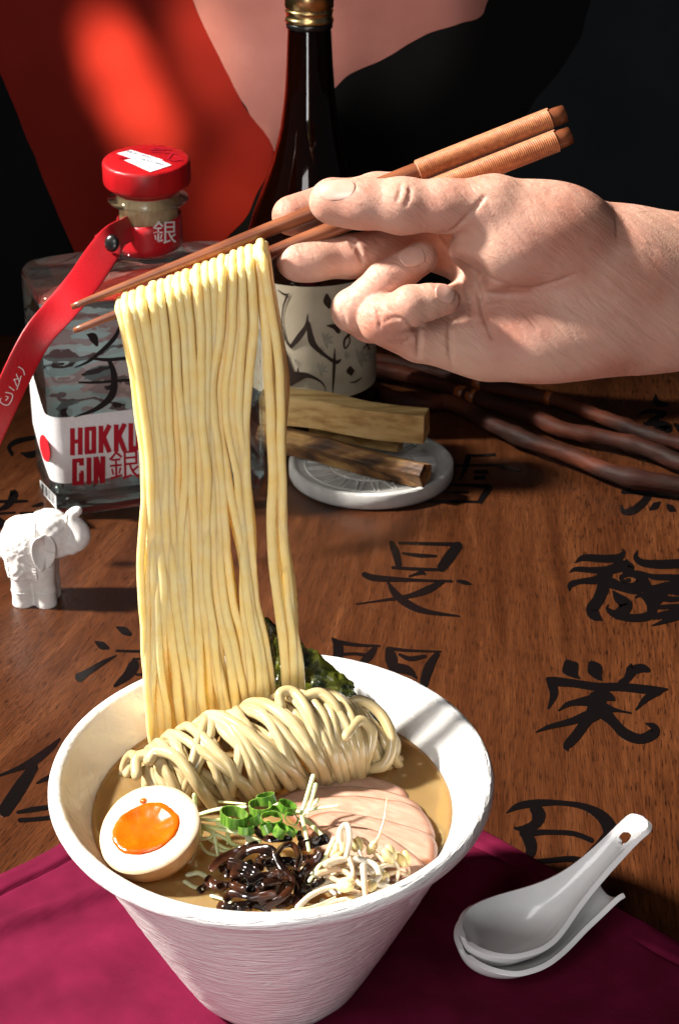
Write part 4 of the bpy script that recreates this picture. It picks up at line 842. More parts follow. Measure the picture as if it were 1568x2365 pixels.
gstrokes('brush_character', [[(430,985,6),(460,1000,44),(480,1040,16)], [(600,925,10),(560,1010,22),(450,1110,16),(370,1150,6)], [(465,1105,14),(540,1110,18),(660,1098,16)], [(540,1115,20),(562,1180,30),(555,1280,36),(480,1350,24),(370,1392,6)], [(390,1222,10),(480,1222,14),(660,1208,16)]], M['print_black'], front_px)
def letter(ch, x0, y0, w, h, dy):
    S = {'H': [[(0,0),(0,1)], [(1,0),(1,1)], [(0,.5),(1,.5)]], 'O': [[(0,.05),(0,.95)], [(1,.05),(1,.95)], [(0,0),(1,0)], [(0,1),(1,1)]], 'K': [[(0,0),(0,1)], [(1,0),(.1,.55)], [(.3,.42),(1,1)]], 'U': [[(0,0),(0,.95)], [(1,0),(1,.95)], [(0,1),(1,1)]],
         'G': [[(1,.28),(1,0)], [(0,0),(1,0)], [(0,.05),(0,.95)], [(0,1),(1,1)], [(1,1),(1,.55)], [(.55,.55),(1,.55)]], 'I': [[(.5,0),(.5,1)]], 'N': [[(0,0),(0,1)], [(1,0),(1,1)], [(0,0),(1,1)]]}[ch]
    tw = 24; out = []
    for s in S:
        hor = abs(s[0][1]-s[1][1]) < .01
        t = 20 if hor else tw
        pts = []
        for u, v in s:
            X = x0+tw/2+u*(w-tw)+ (tw*.45*(1 if u > .5 else -1) if hor and ch in 'OGU' else 0); Y = y0+(10 if hor or ch in 'OUG' and False else 0)+v*(h-(20 if hor else 0)); pts.append((X, Y-dy*(X-345)+.0, t))
        out.append(pts)
    return out
st = []
for ch, x0, w in (('H',347,62),('O',418,58),('K',487,66),('K',562,66),('U',634,60)): st += letter(ch, x0, 1449, w, 134, .085)
gstrokes('label_lettering', st, M['print_red'], front_px, True, label_g)
st = []
for ch, x0, w in (('G',357,58),('I',420,40),('N',462,58)): st += letter(ch, x0, 1600, w, 132, .085)
gstrokes('label_lettering', st, M['print_red'], front_px, True, label_g)
text_on('label_character', '銀', (288, 1079), (1, -.09), (-.03, -1), 75, M['print_red'], label_g, front_px)
flat_poly('red_dot', [(104+11.0*math.cos(a)+4*math.sin(a), 1035+31*math.sin(a)+4*math.cos(a)) for a in np.linspace(0, 2*math.pi, 28, endpoint=False)], M['dot_red'], label_g, side_px)
bc = []
for i in range(13): bc.append([(95+i*2.55, 1112+i*2.6, .7+.9*(i*7 % 3)/2), (95+i*2.55, 1134+i*2.6, .7+.9*(i*7 % 3)/2)])
flat_poly('barcode_patch', [(93, 1108), (130, 1146), (131, 1176), (95, 1134)], M['label_white'], gin, side_px, -.0003)
V, F = strokes_mesh(bc, lambda x, y, k: side_px(x, y, k), blunt=True); add('barcode', V, F, M['print_black'], gin, smooth=False)

# ------------------------------------------------------------------ red ribbon round the neck of the gin bottle
rib = empty('red_ribbon', (GN[0], GN[1], .168), 'red satin ribbon snapped round the gin bottle neck with its tail hanging left', 'ribbon')
def band(u, v):
    a = math.radians(200)+u*2*math.pi; r = .0207+.0004*math.sin(3*a)
    return (GN[0]+r*math.cos(a), GN[1]+r*math.sin(a), .1708+.0205*v+.0022*math.sin(a+1.1))
V, F = grid(band, 64, 5); o = add('neck_band', V, F, M['satin'], rib); solidify(o, .0006, 1)
def on_band(px, py, k=0.0):
    d = ray(px, py); A_ = d[0]**2+d[1]**2; ox, oy = -GN[0], -GN[1]; R = .0216+k; B_ = 2*(d[0]*ox+d[1]*oy); C_ = ox*ox+oy*oy-R*R; disc = max(B_*B_-4*A_*C_, 0)
    return CAM+d*((-B_-math.sqrt(disc))/(2*A_))
text_on('embroidered_character', '銀', (381, 541), (1, -.05), (0, -1), 58, M['white_thread'], o, on_band)
# tail: edges traced as directions, depth from hanging in front of the shoulder
cl_ = [(318, 520, 1.150, 32), (268, 545, 1.118, 40), (238, 585, 1.095, 47), (190, 655, 1.065, 48), (140, 715, 1.050, 47), (92, 770, 1.040, 45), (55, 835, 1.035, 44), (22, 905, 1.032, 43), (-12, 980, 1.030, 42), (-48, 1060, 1.030, 42)]
q = catmull([(a, b, c*1000, d) for a, b, c, d in cl_], 60); q[:, 2] /= 1000
xy = q[:, :2]; tt = np.gradient(xy, axis=0); tt /= np.linalg.norm(tt, axis=1)[:, None]; nn_ = np.stack([-tt[:, 1], tt[:, 0]], 1); V = []
for i in range(60):
    for s in (-1, -.5, 0, .5, 1):
        p = xy[i]+nn_[i]*s*q[i, 3]*.80; V.append(W(p[0], p[1], q[i, 2]+.004*s*math.sin(i*.09)+.0012*math.sin(i*.25+s)))
F = [[i*5+j, (i+1)*5+j, (i+1)*5+j+1, i*5+j+1] for i in range(59) for j in range(4)]
tail = add('ribbon_tail', V, F, M['satin'], rib); solidify(tail, .0006, 0); subsurf(tail, 1)
V = []
for i, (x, y) in enumerate([(219, 545), (280, 498), (330, 545), (300, 570), (285, 575), (235, 585)]): pass
V, F = grid(lambda u, v: W(219+75*u+25*v*(1-u), 545-46*u+50*v*(1-.2*u)-6*v, 1.120+.02*u+.003*v), 10, 6); fl = add('ribbon_flap', V, F, M['satin'], rib); solidify(fl, .0006, 0)
sp0 = W(259, 562, 1.098); dn = (CAM-sp0); dn /= np.linalg.norm(dn); V, F = ellipsoid(sp0, (.0022, .0050, .0056), dn+np.array([-.4, 0, 0])); add('snap_button', V, F, M['snap'], rib)
def on_tail(x, y, k=0.0): return W(x, y, np.interp(y, [q[30, 1], q[-1, 1]], [q[30, 2], q[-1, 2]])-.0065-k)
V, F = strokes_mesh([[(30,842,2),(52,852,2),(58,866,2)], [(36,858,2),(46,882,2)], [(28,862,2),(40,892,2)], [(24,880,2),(44,874,2)], [(50,868,2),(40,900,2)], [(8,905,2),(30,912,2),(20,935,2),(2,928,2),(8,905,2)], [(14,915,2),(20,918,2),(14,925,2)], [(18,890,2),(34,902,2)]], lambda x, y, k: on_tail(x, y, k), blunt=True)
add('embroidered_text', V, F, M['white_thread'], tail, smooth=False)

# ------------------------------------------------------------------ sake bottle
SC = T(718, 962); SX, SY = SC[0]+.001, SC[1]
def zat(py): d = ray(718, py); return HC+d[2]*(SY/d[1])
def rpx(hwp, py): d = ray(718, py); return hwp/FPX*(SY/d[1])
tbl = [(560, 147), (530, 144), (490, 132), (450, 117), (410, 102), (370, 88), (330, 77), (290, 68), (240, 61), (200, 57), (150, 54), (100, 52), (55, 50), (20, 50)]
out = [(rpx(147, 900), .004)]+[(rpx(148, 800), z) for z in (.02, .06, .10)]+[(rpx(h, y), zat(y)) for y, h in tbl]
RB = out[1][0]
sake = empty('sake_bottle', (SX, SY, 0), 'tall dark brown sake bottle with cream brush painted label and gold cap', 'bottle')
prof = [(0, .006), (RB-.012, .004), (RB-.006, 0), (RB-.003, .001), (RB-.0006, .004)]+out[1:]+[(out[-1][0]-.003, out[-1][1]), (out[-5][0]-.003, out[-5][1])]+[(r-.003, z) for r, z in out[::-1][5:]]+[(RB-.004, .012), (0, .012)]
V, F = lathe(prof, 72); V += [SX, SY, 0]; add('glass_body', V, F, M['amber'], sake)
lev = zat(338); V, F = lathe([(0, .0125), (RB-.0042, .0125)]+[(r-.0033, z) for r, z in out if .015 < z < lev]+[(rpx(77, 330)-.0034, lev), (0, lev)], 56); V += [SX, SY, 0]; add('dark_liquid', V, F, M['dark_liquid'], sake)
def cyl_px(px, py, k=0.0):
    d = ray(px, py); ox, oy = -SX, -SY; R = RB+.0007+k; A_ = d[0]**2+d[1]**2; B_ = 2*(d[0]*ox+d[1]*oy); C_ = ox*ox+oy*oy-R*R; return CAM+d*((-B_-math.sqrt(max(B_*B_-4*A_*C_, 0)))/(2*A_))
zb, zt_ = cyl_px(718, 926)[2], cyl_px(718, 663)[2]
V, F = grid(lambda u, v: (SX+(RB+.0004)*math.cos(math.radians(160+220*u)), SY+(RB+.0004)*math.sin(math.radians(160+220*u)), zb+(zt_-zb)*v), 60, 2)
sl = add('front_label', V, F, M['label_cream'], sake)
def s2(L): return [[(604.4+.3125*x, 620.7+.3125*y, w*.3125) for x, y, w in s] for s in L]
V, F = strokes_mesh(s2([[(120,160,6),(170,190,14),(205,185,8)], [(190,200,16),(160,280,10),(150,400,8),(175,520,12),(215,580,16)], [(215,580,26),(280,500,44),(330,420,28),(340,330,4)], [(345,400,26),(365,520,50),(400,580,40),(480,650,24),(550,690,30),(585,670,10)], [(540,590,6),(535,720,24),(525,920,6)],
  [(185,610,4),(195,700,36),(210,770,60)], [(150,860,30),(190,820,110),(260,800,80),(340,790,34),(430,830,16),(470,880,8),(465,910,3)], [(655,720,6),(655,755,60),(660,785,20)], [(650,838,4),(690,835,10),(740,805,6)], [(480,190,20),(485,240,60),(500,290,20)], [(480,420,6),(540,430,40),(570,470,30)],
  [(650,480,20),(610,530,14),(615,590,10),(650,540,8),(640,490,8)], [(750,590,8),(810,530,10)], [(770,540,8),(800,600,8)], [(790,520,6),(785,600,6)], [(268,735,8),(270,780,20)]]), lambda x, y, k: cyl_px(x, y, .0003+k))
add('brush_writing', V, F, M['print_brown'], sl, smooth=False)
lv = []
for x, y, r in ((470, 530, 60), (430, 612, 40), (722, 662, 66), (432, 745, 54), (800, 650, 40), (250, 690, 24), (620, 640, 30), (330, 850, 30)):
    for a in (-1.9, -1.2, -.5, .3, 1.3): lv.append([(x, y, r*.5), (x+r*.6*math.cos(a), y+r*.6*math.sin(a), r*.42), (x+r*1.1*math.cos(a), y+r*1.1*math.sin(a), 3)])
V, F = strokes_mesh(s2(lv), lambda x, y, k: cyl_px(x, y, .0001+k*.2), lift=2e-5); add('leaf_print', V, F, M['print_grey'], sl, smooth=False)
rc = rpx(55, 40); zc0 = zat(50); pr = [(rc-.0015, zc0), (rc+.0002, zc0), (rc+.0006, zc0+.0015), (rc+.0002, zc0+.003), (rc-.0003, zc0+.0035), (rc-.0003, zc0+.0065), (rc+.0003, zc0+.007), (rc+.0003, zc0+.0082), (rc-.0003, zc0+.0086), (rc-.0003, zc0+.0098), (rc+.0002, zc0+.0102), (rc+.0002, zc0+.024), (rc-.001, zc0+.025), (0, zc0+.025)]
V, F = lathe(pr, 144)
for v in V:
    if v[2] > zc0+.0101 and v[2] < zc0+.0245:
        a = math.atan2(v[1], v[0]); s = 1+.012*math.cos(72*a); v[0] *= s; v[1] *= s
V += [SX, SY, 0]; cp = add('screw_cap', V, F, M['gold'], sake)
V, F = lathe([(rc-.0012, zc0-.0045), (rc-.0002, zc0-.0035), (rc-.0002, zc0-.0003), (rc-.0012, zc0)], 48); V += [SX, SY, 0]; add('neck_ring', V, F, M['snap'], sake)
def cap_c(px, py, k=0.0):
    d = ray(px, py); ox, oy = -SX, -SY; R = rc+.0000+k; A_ = d[0]**2+d[1]**2; B_ = 2*(d[0]*ox+d[1]*oy); C_ = ox*ox+oy*oy-R*R; return CAM+d*((-B_-math.sqrt(max(B_*B_-4*A_*C_, 0)))/(2*A_))
text_on('cap_print', '開封の際', (727, 34), (1, 0), (0, -1), 13, M['print_brown'], cp, cap_c, .0001)

# ------------------------------------------------------------------ plaster dish with carved relief
DZ = .0125; DC = T(857, 1062, DZ); DR = 190/FPX*(DC[1]/ray(857, 1062)[1])
dish = empty('plaster_dish', (DC[0], DC[1], 0), 'round grey white plaster dish with carved relief under split wood sticks', 'dish')
V, F = lathe([(0, 0), (DR-.004, 0), (DR-.001, .0012), (DR, .0035), (DR, .0112), (DR-.0008, .0121), (DR-.0022, DZ), (DR-.0040, DZ-.0004), (DR-.0052, DZ-.0018), (DR-.0065, DZ-.0028), (0, DZ-.0028)], 120); V += [DC[0], DC[1], 0]
add('dish_body', V, F, M['dish'], dish)
zr = DZ-.0026
for rr_ in (DR*.80, DR*.50, DR*.20):
    V, F = lathe([(rr_-.0010, 0), (rr_-.0004, .0007), (rr_+.0004, .0007), (rr_+.0010, 0)], 72); V += [DC[0], DC[1], zr-.0002]; add('relief_ring', V, [f for f in F if len(f) == 4], M['dish'], dish)
parts = []
for ringi, (ra, rb, nn2) in enumerate(((DR*.55, DR*.77, 44), (DR*.24, DR*.46, 24))):
    for i in range(nn2):
        a = 2*math.pi*i/nn2; b = a+(.6*math.pi/nn2 if i % 2 else -.6*math.pi/nn2)
        p0 = np.array([DC[0]+ra*math.cos(a), DC[1]+ra*math.sin(a), zr]); p1 = np.array([DC[0]+rb*math.cos(b), DC[1]+rb*math.sin(b), zr])
        parts.append(tube([p0, p0*.5+p1*.5, p1], .0008, 6))
V, F = merge(parts); add('relief_marks', V, F, M['dish'], dish, kind='stuff')

# ------------------------------------------------------------------ split wood on the dish
def split_wood(a, b, r, m, label, seed, sides=5, taper=1.0):
    path = catmull([a, a*.66+b*.34+np.array([0, 0, .0012]), a*.34+b*.66+np.array([0, 0, -.0008]), b], 40); _, N, B = frames(path, (0, 0, 1)); V = []
    prof = [(r*random.uniform(.85, 1.12), 2*math.pi*i/sides+random.uniform(-.25, .25)+seed) for i in range(sides)]
    sub = []
    for i in range(sides):
        r0, a0 = prof[i]; r1, a1 = prof[(i+1) % sides]; p0 = np.array([r0*math.cos(a0), r0*math.sin(a0)]); p1 = np.array([r1*math.cos(a1), r1*math.sin(a1)])
        for k in range(6): sub.append(p0+(p1-p0)*k/6)
    n = len(sub)
    for i in range(40):
        for k, s in enumerate(sub):
            q_ = s*(1+(taper-1)*i/39)*(1+.10*mnoise.noise(Vector((seed+k*.45, i*.06, 0)))+.05*mnoise.noise(Vector((seed+k*1.3, i*.15, 3))))
            V.append(path[i]+N[i]*q_[1]+B[i]*q_[0])
    F = [[i*n+j, i*n+(j+1) % n, (i+1)*n+(j+1) % n, (i+1)*n+j] for i in range(39) for j in range(n)]+[list(range(n))[::-1], [39*n+j for j in range(n)]]
    o = add('split_wood_stick', V, F, M[m], label=label, cat='wood stick', smooth=False); bevel(o, .0004)
split_wood(T(610, 1002, .0215), T(985, 1094, .0205), .0118, 'palo_dark', 'weathered brown split wood stick lying directly on the dish', 1.3, 5, .8)
split_wood(T(720, 990, .0220), T(925, 1028, .0215), .0078, 'palo', 'short pale wood stick under the other two, only its end showing', 4.1, 4)
split_wood(T(606, 935, .0450), T(984, 984, .0435), .0135, 'palo', 'pale yellow split wood stick lying on top of the stack', 2.35, 4, .95)

# ------------------------------------------------------------------ gnarled branches on the table
def branch(pts, hwp, label, seed, rings):
    s = [(980+.375*x, 784+.375*y) for x, y in pts]; z = .0105
    path = catmull([T(x, y, z) for x, y in s], 110)
    rad = np.array([hwp*.375/FPX*1.35*(1+.10*mnoise.noise(Vector((seed, i*.06, 0)))+.06*mnoise.noise(Vector((seed, i*.25, 2)))) for i in range(110)])
    for k in rings: rad *= 1+.16*np.exp(-((np.arange(110)-k)/2.2)**2)
    V, F = tube(path, rad, 18); o = add('branch_stick', V, F, M['branch'], label=label, cat='branch')
    for v in o.data.vertices:
        w = .0007*N3(v.co, 120, seed); v.co += Vector((0, 0, w))
    return o, path, rad
b1, p1, r1 = branch([(-330, 300), (-150, 380), (20, 395), (130, 385), (250, 430), (420, 525), (650, 628), (900, 715), (1200, 835), (1568, 900), (1800, 930)], 52, 'front dark branch with a worn reddish end, nearest the dish', 2.0, (62, 90))
b2, p2, r2 = branch([(-400, 170), (-200, 200), (0, 250), (200, 325), (450, 400), (650, 470), (850, 555), (1100, 605), (1350, 668), (1568, 757), (1800, 830)], 50, 'middle dark branch with an amber node, between the other two branches', 7.0, (40, 72, 84))
b3, p3, r3 = branch([(-300, 120), (0, 190), (150, 222), (400, 285), (650, 335), (850, 385), (1050, 465), (1250, 538), (1400, 595), (1568, 640), (1800, 700)], 46, 'rear dark branch with polished brown bark farthest from the dish', 11.0, (28, 76))
for o, p, r, ks in ((b2, p2, r2, (34, 37)), (b3, p3, r3, (30, 50))):
    for k in ks:
        V, F = tube(p[k-1:k+2], r[k]*1.06, 18, cap=False); add('amber_node', V, F, M['amber_ring'], o)
# ------------------------------------------------------------------ spoon and spoon rest
s0 = T(1196, 2212, .0); s1 = T(1478, 1903, .052)
sd = np.array([s1[0]-s0[0], s1[1]-s0[1], 0]); SL = np.linalg.norm(sd); sd /= SL; sn = np.array([-sd[1], sd[0], 0])
def spoon_mesh(Lb, L, wfun, dfun, zfun, nu, nv, hole=None, base=s0, square=False):
    us = np.linspace(0, 1, nu); V = []
    for u in us:
        for j in range(nv):
            t = -1+2*j/(nv-1); w = wfun(u); x = -Lb+(L+Lb)*u; w *= .90; y = w*math.sin(t*math.pi/2); dep = dfun(u)
            V.append(base+sd*x+sn*y+np.array([0, 0, zfun(u)+dep*(math.sin(t*math.pi/2)**2 if dep else 0)]))
    V = np.array(V); F = [[i*nv+j, (i+1)*nv+j, (i+1)*nv+j+1, i*nv+j+1] for i in range(nu-1) for j in range(nv-1)]
    if hole is not None:
        hx, hr = hole; X = (V-base)@sd; Y = (V-base)@sn; d = np.hypot(X-hx, Y); ins = d < hr
        F = [f for f in F if not all(ins[i] for i in f)]
        for i in np.where(d < hr*1.25)[0]:
            if d[i] > 1e-6:
                V[i] += ((sd*(X[i]-hx)+sn*Y[i])/d[i])*(hr-d[i] if d[i] > hr*.55 or True else 0)*(1 if d[i] < hr*1.25 else 0)
    return V, F
LB = .027
def smi(u, xs, ys): return float(np.mean([np.interp(abs(u+d) if u+d < 1 else 2-(u+d), xs, ys) for d in np.linspace(-.06, .06, 13)]))
def tipf(u, a): return math.sqrt(max(0, 1-max(0, 1-u/a)**2))
def sw(u): return max(.0016, tipf(u, .16)*tipf(1-u, .05)*smi(u, np.linspace(0, 1, 21), [.0170, .0185, .0197, .0208, .0217, .0222, .0218, .0205, .0185, .0160, .0136, .0116, .0101, .0090, .0082, .0077, .0074, .0072, .0071, .0072, .0074]))
def sdp(u): return max(1e-5, tipf(u, .16)*tipf(1-u, .05)*smi(u, [0, .3, .42, .55, .7, .9, 1], [.0140, .0140, .0128, .0085, .0050, .0030, .0026]))
def szf(u): return .0072+smi(u, [0, .3, .4, .52, .64, .8, .93, 1], [.0140, .0142, .0160, .0205, .0265, .0368, .0458, .0485])-sdp(u)
V, F = spoon_mesh(LB, SL+.002, sw, sdp, szf, 101, 33, hole=(SL-.0085, .0028))
spoon = add('soup_spoon', V, F, M['porcelain'], label='white porcelain soup spoon with a hole in its raised handle', cat='spoon')
solidify(spoon, .0024); subsurf(spoon, 2)
def rw(u): return max(.0018, tipf(u, .2)*smi(u, np.linspace(0, 1, 17), [.0200, .0218, .0234, .0246, .0254, .0256, .0250, .0238, .0222, .0204, .0186, .0170, .0156, .0146, .0138, .0132, .0128]))
def rdp(u): return max(1e-5, tipf(u, .2)*smi(u, [0, .35, .6, .85, 1], [.0120, .0120, .0112, .0095, .0080]))
def rzf(u): return .0050+smi(u, [0, .35, .55, .8, 1], [.0120, .0122, .0140, .0190, .0260])-rdp(u)
V, F = spoon_mesh(LB+.0035, .044, rw, rdp, rzf, 81, 33, base=s0+np.array([.0022, -.0018, 0]))
rest = add('spoon_rest', V, F, M['porcelain'], label='white porcelain rest holding the soup spoon on the burgundy cloth', cat='spoon rest')
solidify(rest, .0024); subsurf(rest, 2)

# ------------------------------------------------------------------ elephant figurine (local centimetres: x forward, y away, z up)
el0 = T(86, 1384); EH = math.radians(-4)
f = Field((-2.6, -1.9, -.15), (4.0, 1.9, 6.9), .055)
f.ellip((-.40, 0, 3.75), (1.62, 1.38, 1.85), 0); f.ellip((.3, 0, 3.9), (1.2, 1.2, 1.5), .5); f.ellip((-.1, 0, 2.7), (1.25, 1.15, 1.1), .5)
for x in (-.68, .72):
    for y in (-.58, .58): f.chain([(x, y, .12), (x, y, 1.0), (x*.92, y, 2.6)], [.68, .60, .78], .3)
f.ellip((1.35, 0, 4.85), (1.12, 1.0, 1.12), .35); f.ellip((1.05, 0, 5.35), (.95, .85, .72), .3); f.ellip((1.75, 0, 4.15), (.95, .78, .85), .35)
tr = [(2.2, 0, 4.2), (2.75, -.05, 4.15), (3.05, -.1, 4.5), (3.02, -.1, 4.95), (2.78, -.1, 5.35), (2.60, -.1, 5.70), (2.68, -.1, 6.05), (2.98, -.1, 6.22)]
f.chain(catmull(tr, 22), np.interp(np.arange(22), [0, 6, 12, 18, 21], [.66, .56, .42, .29, .27]), .12)
f.chain([(1.9, -.25, 3.7), (2.5, -.35, 3.72), (3.05, -.40, 3.92)], [.40, .30, .17], .12); f.chain([(1.8, .3, 3.7), (2.5, .35, 3.75), (3.0, .40, 3.95)], [.36, .28, .15], .12)
f.ellip((1.55, 0, 3.45), (.75, .6, .42), .25)
f.chain([(-1.95, -.1, 4.2), (-2.15, -.15, 3.7), (-2.0, -.2, 3.1)], [.16, .14, .18], .1)
f.cone((2.05, -.78, 4.52), (2.3, -.72, 4.50), .05, .05, .05, cut=True); f.cone((2.05, -.80, 4.52), (2.12, -.79, 4.66), .04, .04, .04, cut=True)
sl_, X = f.window((-3, -2, -.2), (5, 2, .06)); f.cut((X[..., 2]-.0).astype(np.float32), sl_)
base_D = f.D.copy()
def el_world(V): V = np.asarray(V)*.01; c, s = math.cos(EH), math.sin(EH); return np.stack([V[:, 0]*c-V[:, 1]*s, V[:, 0]*s+V[:, 1]*c, V[:, 2]], 1)+[el0[0], el0[1], .0]
eleph = empty('elephant_figurine', (el0[0], el0[1], 0), 'small white plaster elephant figurine with raised trunk and ornate saddle cloth', 'figurine')
V, F = f.mesh(); add('body', el_world(V), F, M['plaster'], eleph)
def shell(name, lo, hi, off, relief, region):
    g = Field(lo, hi, .032)
    a = np.clip(((np.stack(np.meshgrid(*[g.lo[k]+g.h*np.arange(g.n[k]) for k in range(3)], indexing='ij'), -1))-f.lo)/f.h, 0, np.array(f.n)-1.001); X = g.lo+g.h*np.stack(np.meshgrid(*[np.arange(g.n[k]) for k in range(3)], indexing='ij'), -1)
    i = a.astype(int); t = a-i; D = 0
    for dx in (0, 1):
        for dy in (0, 1):
            for dz in (0, 1):
                D = D+base_D[i[..., 0]+dx, i[..., 1]+dy, i[..., 2]+dz]*np.where(dx, t[..., 0], 1-t[..., 0])*np.where(dy, t[..., 1], 1-t[..., 1])*np.where(dz, t[..., 2], 1-t[..., 2])
    g.D = np.maximum(D-off-relief(X), region(X)).astype(np.float32); g.D = np.maximum(g.D, -(D+.12)).astype(np.float32)
    V, F = g.mesh(); V = relax(V, F, 2); return add(name, el_world(V), F, M['plaster'], eleph)
def rel(X):
    x, y, z = X[..., 0], X[..., 1], X[..., 2]; e = np.minimum(np.abs(x+1.42), np.abs(x-.42))
    bord = np.where(e < .16, .035*np.abs(np.sin(z*16)), 0); med = np.hypot(x+.5, (z-4.55)*.95); medal = np.where(med < .72, .03+.03*np.cos(med*14)*np.abs(np.cos(np.arctan2(z-4.55, x+.5)*5)), 0)
    scr = np.where((med >= .72) & (e >= .16), .032*np.sin(x*7.5+1.6*np.sin(z*4))*np.sin(z*6.5+1.3*np.sin(x*5)), 0); return bord+np.where(e >= .16, medal, 0)+scr
shell('saddle_cloth', (-1.8, -1.9, 1.7), (.9, 1.9, 6.0), .10, rel, lambda X: np.maximum(np.maximum(X[..., 0]-.52-.0*X[..., 2], -1.55-X[..., 0]), 2.0-X[..., 2]))
shell('head_cloth', (.2, -1.4, 4.6), (2.4, 1.4, 6.5), .07, lambda X: .025*np.sin(X[..., 0]*9)*np.sin(X[..., 1]*9+X[..., 2]*6), lambda X: np.hypot((X[..., 0]-1.35), (X[..., 2]-5.9))-1.02)
for x in (-.68, .72):
    for y in (-.58, .58):
        for z, rr_ in ((1.22, .64), (1.02, .68)):
            V, F = lathe([(rr_-.12, -.10), (rr_, -.07), (rr_+.03, 0), (rr_, .07), (rr_-.12, .10)], 40)
            for v in V:
                a = math.atan2(v[1], v[0]); k = 1+.02*math.cos(20*a); v[0] *= k; v[1] *= k
            V += [x, y, z]; add('anklet', el_world(V), [q for q in F if len(q) == 4], M['plaster'], eleph)
for sgn in (-1, 1):
    def ear(u, v):
        a = 2*math.pi*u; r = v; ex_ = .70*math.cos(a)*(1+.15*math.sin(a)); ez = 1.18*math.sin(a)
        return np.array([1.00+ex_*r+.10*r*math.sin(a)-.25*(1-r)*0, sgn*(1.00+.50*r**2*(1 if math.cos(a) < 0 else .15)+.1*r), 3.95+ez*r-.12*math.cos(a)*r])
    V, F = grid(ear, 37, 9); o = add('ear', el_world(V), F, M['plaster'], eleph); solidify(o, .0011, 0); subsurf(o, 1)

# ------------------------------------------------------------------ chopsticks
T0 = .717
def Pd(px, py, d=0.0): return P(px, py, T0+d*.01)
def chop(a, b, wr, label, seed, da, db):
    root = empty('chopstick', Pd(*a, da), label, 'chopstick', None)
    n = 60; A_, B_ = Pd(*a, da), Pd(*b, db); path = A_+(B_-A_)*np.linspace(0, 1, n)[:, None]; rad = np.interp(np.linspace(0, 1, n), [0, .02, .30, .5, .62, .75, .99, 1], [.00115, .0014, .0025, .0032, .0035, .0037, .0038, .0035])
    V, F = tube(path, rad, 16, cap=False); shaft = add('shaft', V, F, M['stick_wood'], root)
    parts = []; u0, u1, turns = wr; L = np.linalg.norm(B_-A_); m = int(turns)
    _, N, B = frames(path[:2].repeat(1, 0)); N, B = N[0], B[0]
    hel = []
    for i in range(m*14+1):
        th = 2*math.pi*i/14; u = u0+(u1-u0)*i/(m*14); r = np.interp(u, np.linspace(0, 1, n), rad)+.00042; hel.append(A_+(B_-A_)*u+(N*math.cos(th)+B*math.sin(th))*r)
    V, F = tube(np.array(hel), .00052, 5); add('thread_wrap', V, F, M['thread'], root)
    return root
chop((166, 709), (1303, 262), (.700, .970, 72), 'upper chopstick pressing the noodles from above, its thread wrapped end higher', 1, .1, 1.1)
chop((171, 764), (1316, 312), (.640, .972, 84), 'lower chopstick with the noodles draped over it', 2, .1, .9)
# ------------------------------------------------------------------ hand holding the chopsticks (c1 = crop coordinates, d = depth in cm behind the sticks)
def H(cx, cy, d=0.0): return Pd(588+.625*cx, 359.3+.625*cy, d)
HR = .625*T0/FPX
vd = ray(1150, 640); vd = vd/np.linalg.norm(vd)               # viewing direction through the hand
hx_ = np.array([1.0, 0, 0]); hz_ = np.cross(hx_, vd); hz_ /= np.linalg.norm(hz_); RV = np.stack([hx_, vd, hz_], 1)   # local axes: right, away, up
lo = np.min([H(0, 40, -5), H(0, 900, -5), H(0, 40, 6), H(0, 900, 6)], 0)-.004; hi = np.max([H(1900, 40, -5), H(1900, 900, -5), H(1900, 40, 6), H(1900, 900, 6)], 0)+.004
hf = Field(lo, hi, .00068)
def C(a, b, r1, r2, k=0.0, cut=False): hf.cone(H(*a), H(*b), r1*HR, r2*HR, k, cut)
def EL(c, r, k, rot=0.0, cut=False):
    ca, sa = math.cos(rot), math.sin(rot); R2 = np.array([[ca, 0, sa], [0, 1, 0], [-sa, 0, ca]])
    hf.ellip(H(*c), np.array(r)*HR, k, RV@R2, cut)
# forearm and wrist
EL((1400, 505, 1.0), (330, 190, 288), .0); 
def slabcone(a, b, n, rv, k):     # a flattened limb: stack of cones in the vertical direction
    for i in range(n):
        s = -1+2*i/(n-1)
        C((a[0], a[1]+s*a[3], a[2]), (b[0], b[1]+s*b[3], b[2]), rv*(1-.16*abs(s)), rv*(1-.16*abs(s)), k)
slabcone((1330, 500, 1.1, 150), (1950, 503, 1.3, 150), 5, 150, .012)
# palm body, heel of the hand, ball of the thumb
slabcone((870, 520, 1.7, 170), (1380, 500, 1.1, 150), 5, 118, .010)
EL((1040, 668, .55), (330, 150, 176), .012, .03)
EL((990, 315, -.75), (285, 160, 165), .004, -.36)
EL((1230, 400, .25), (260, 150, 190), .016)
EL((800, 640, .9), (190, 110, 140), .008, .2)
EL((1000, 250, .0), (230, 130, 130), .012, -.2)
# thumb
th = [(1180, 330, -.2), (880, 187, -1.25), (700, 186, -1.5), (545, 186, -1.55), (400, 178, -1.45), (288, 163, -1.25)]
for i, (r1, r2) in enumerate(((150, 108), (108, 91), (91, 97), (97, 86), (86, 80))): C(th[i], th[i+1], r1, r2, .009 if i == 0 else .004)
EL((325, 186, -1.15), (112, 76, 70), .004, .1)
# index finger behind the sticks
ix = [(900, 225, 2.7), (640, 150, 3.2), (450, 148, 3.0), (270, 190, 2.05), (138, 222, 1.45)]
for i, (r1, r2) in enumerate(((120, 100), (100, 88), (88, 86), (86, 76))): C(ix[i], ix[i+1], r1, r2, .006 if i == 0 else .0018)
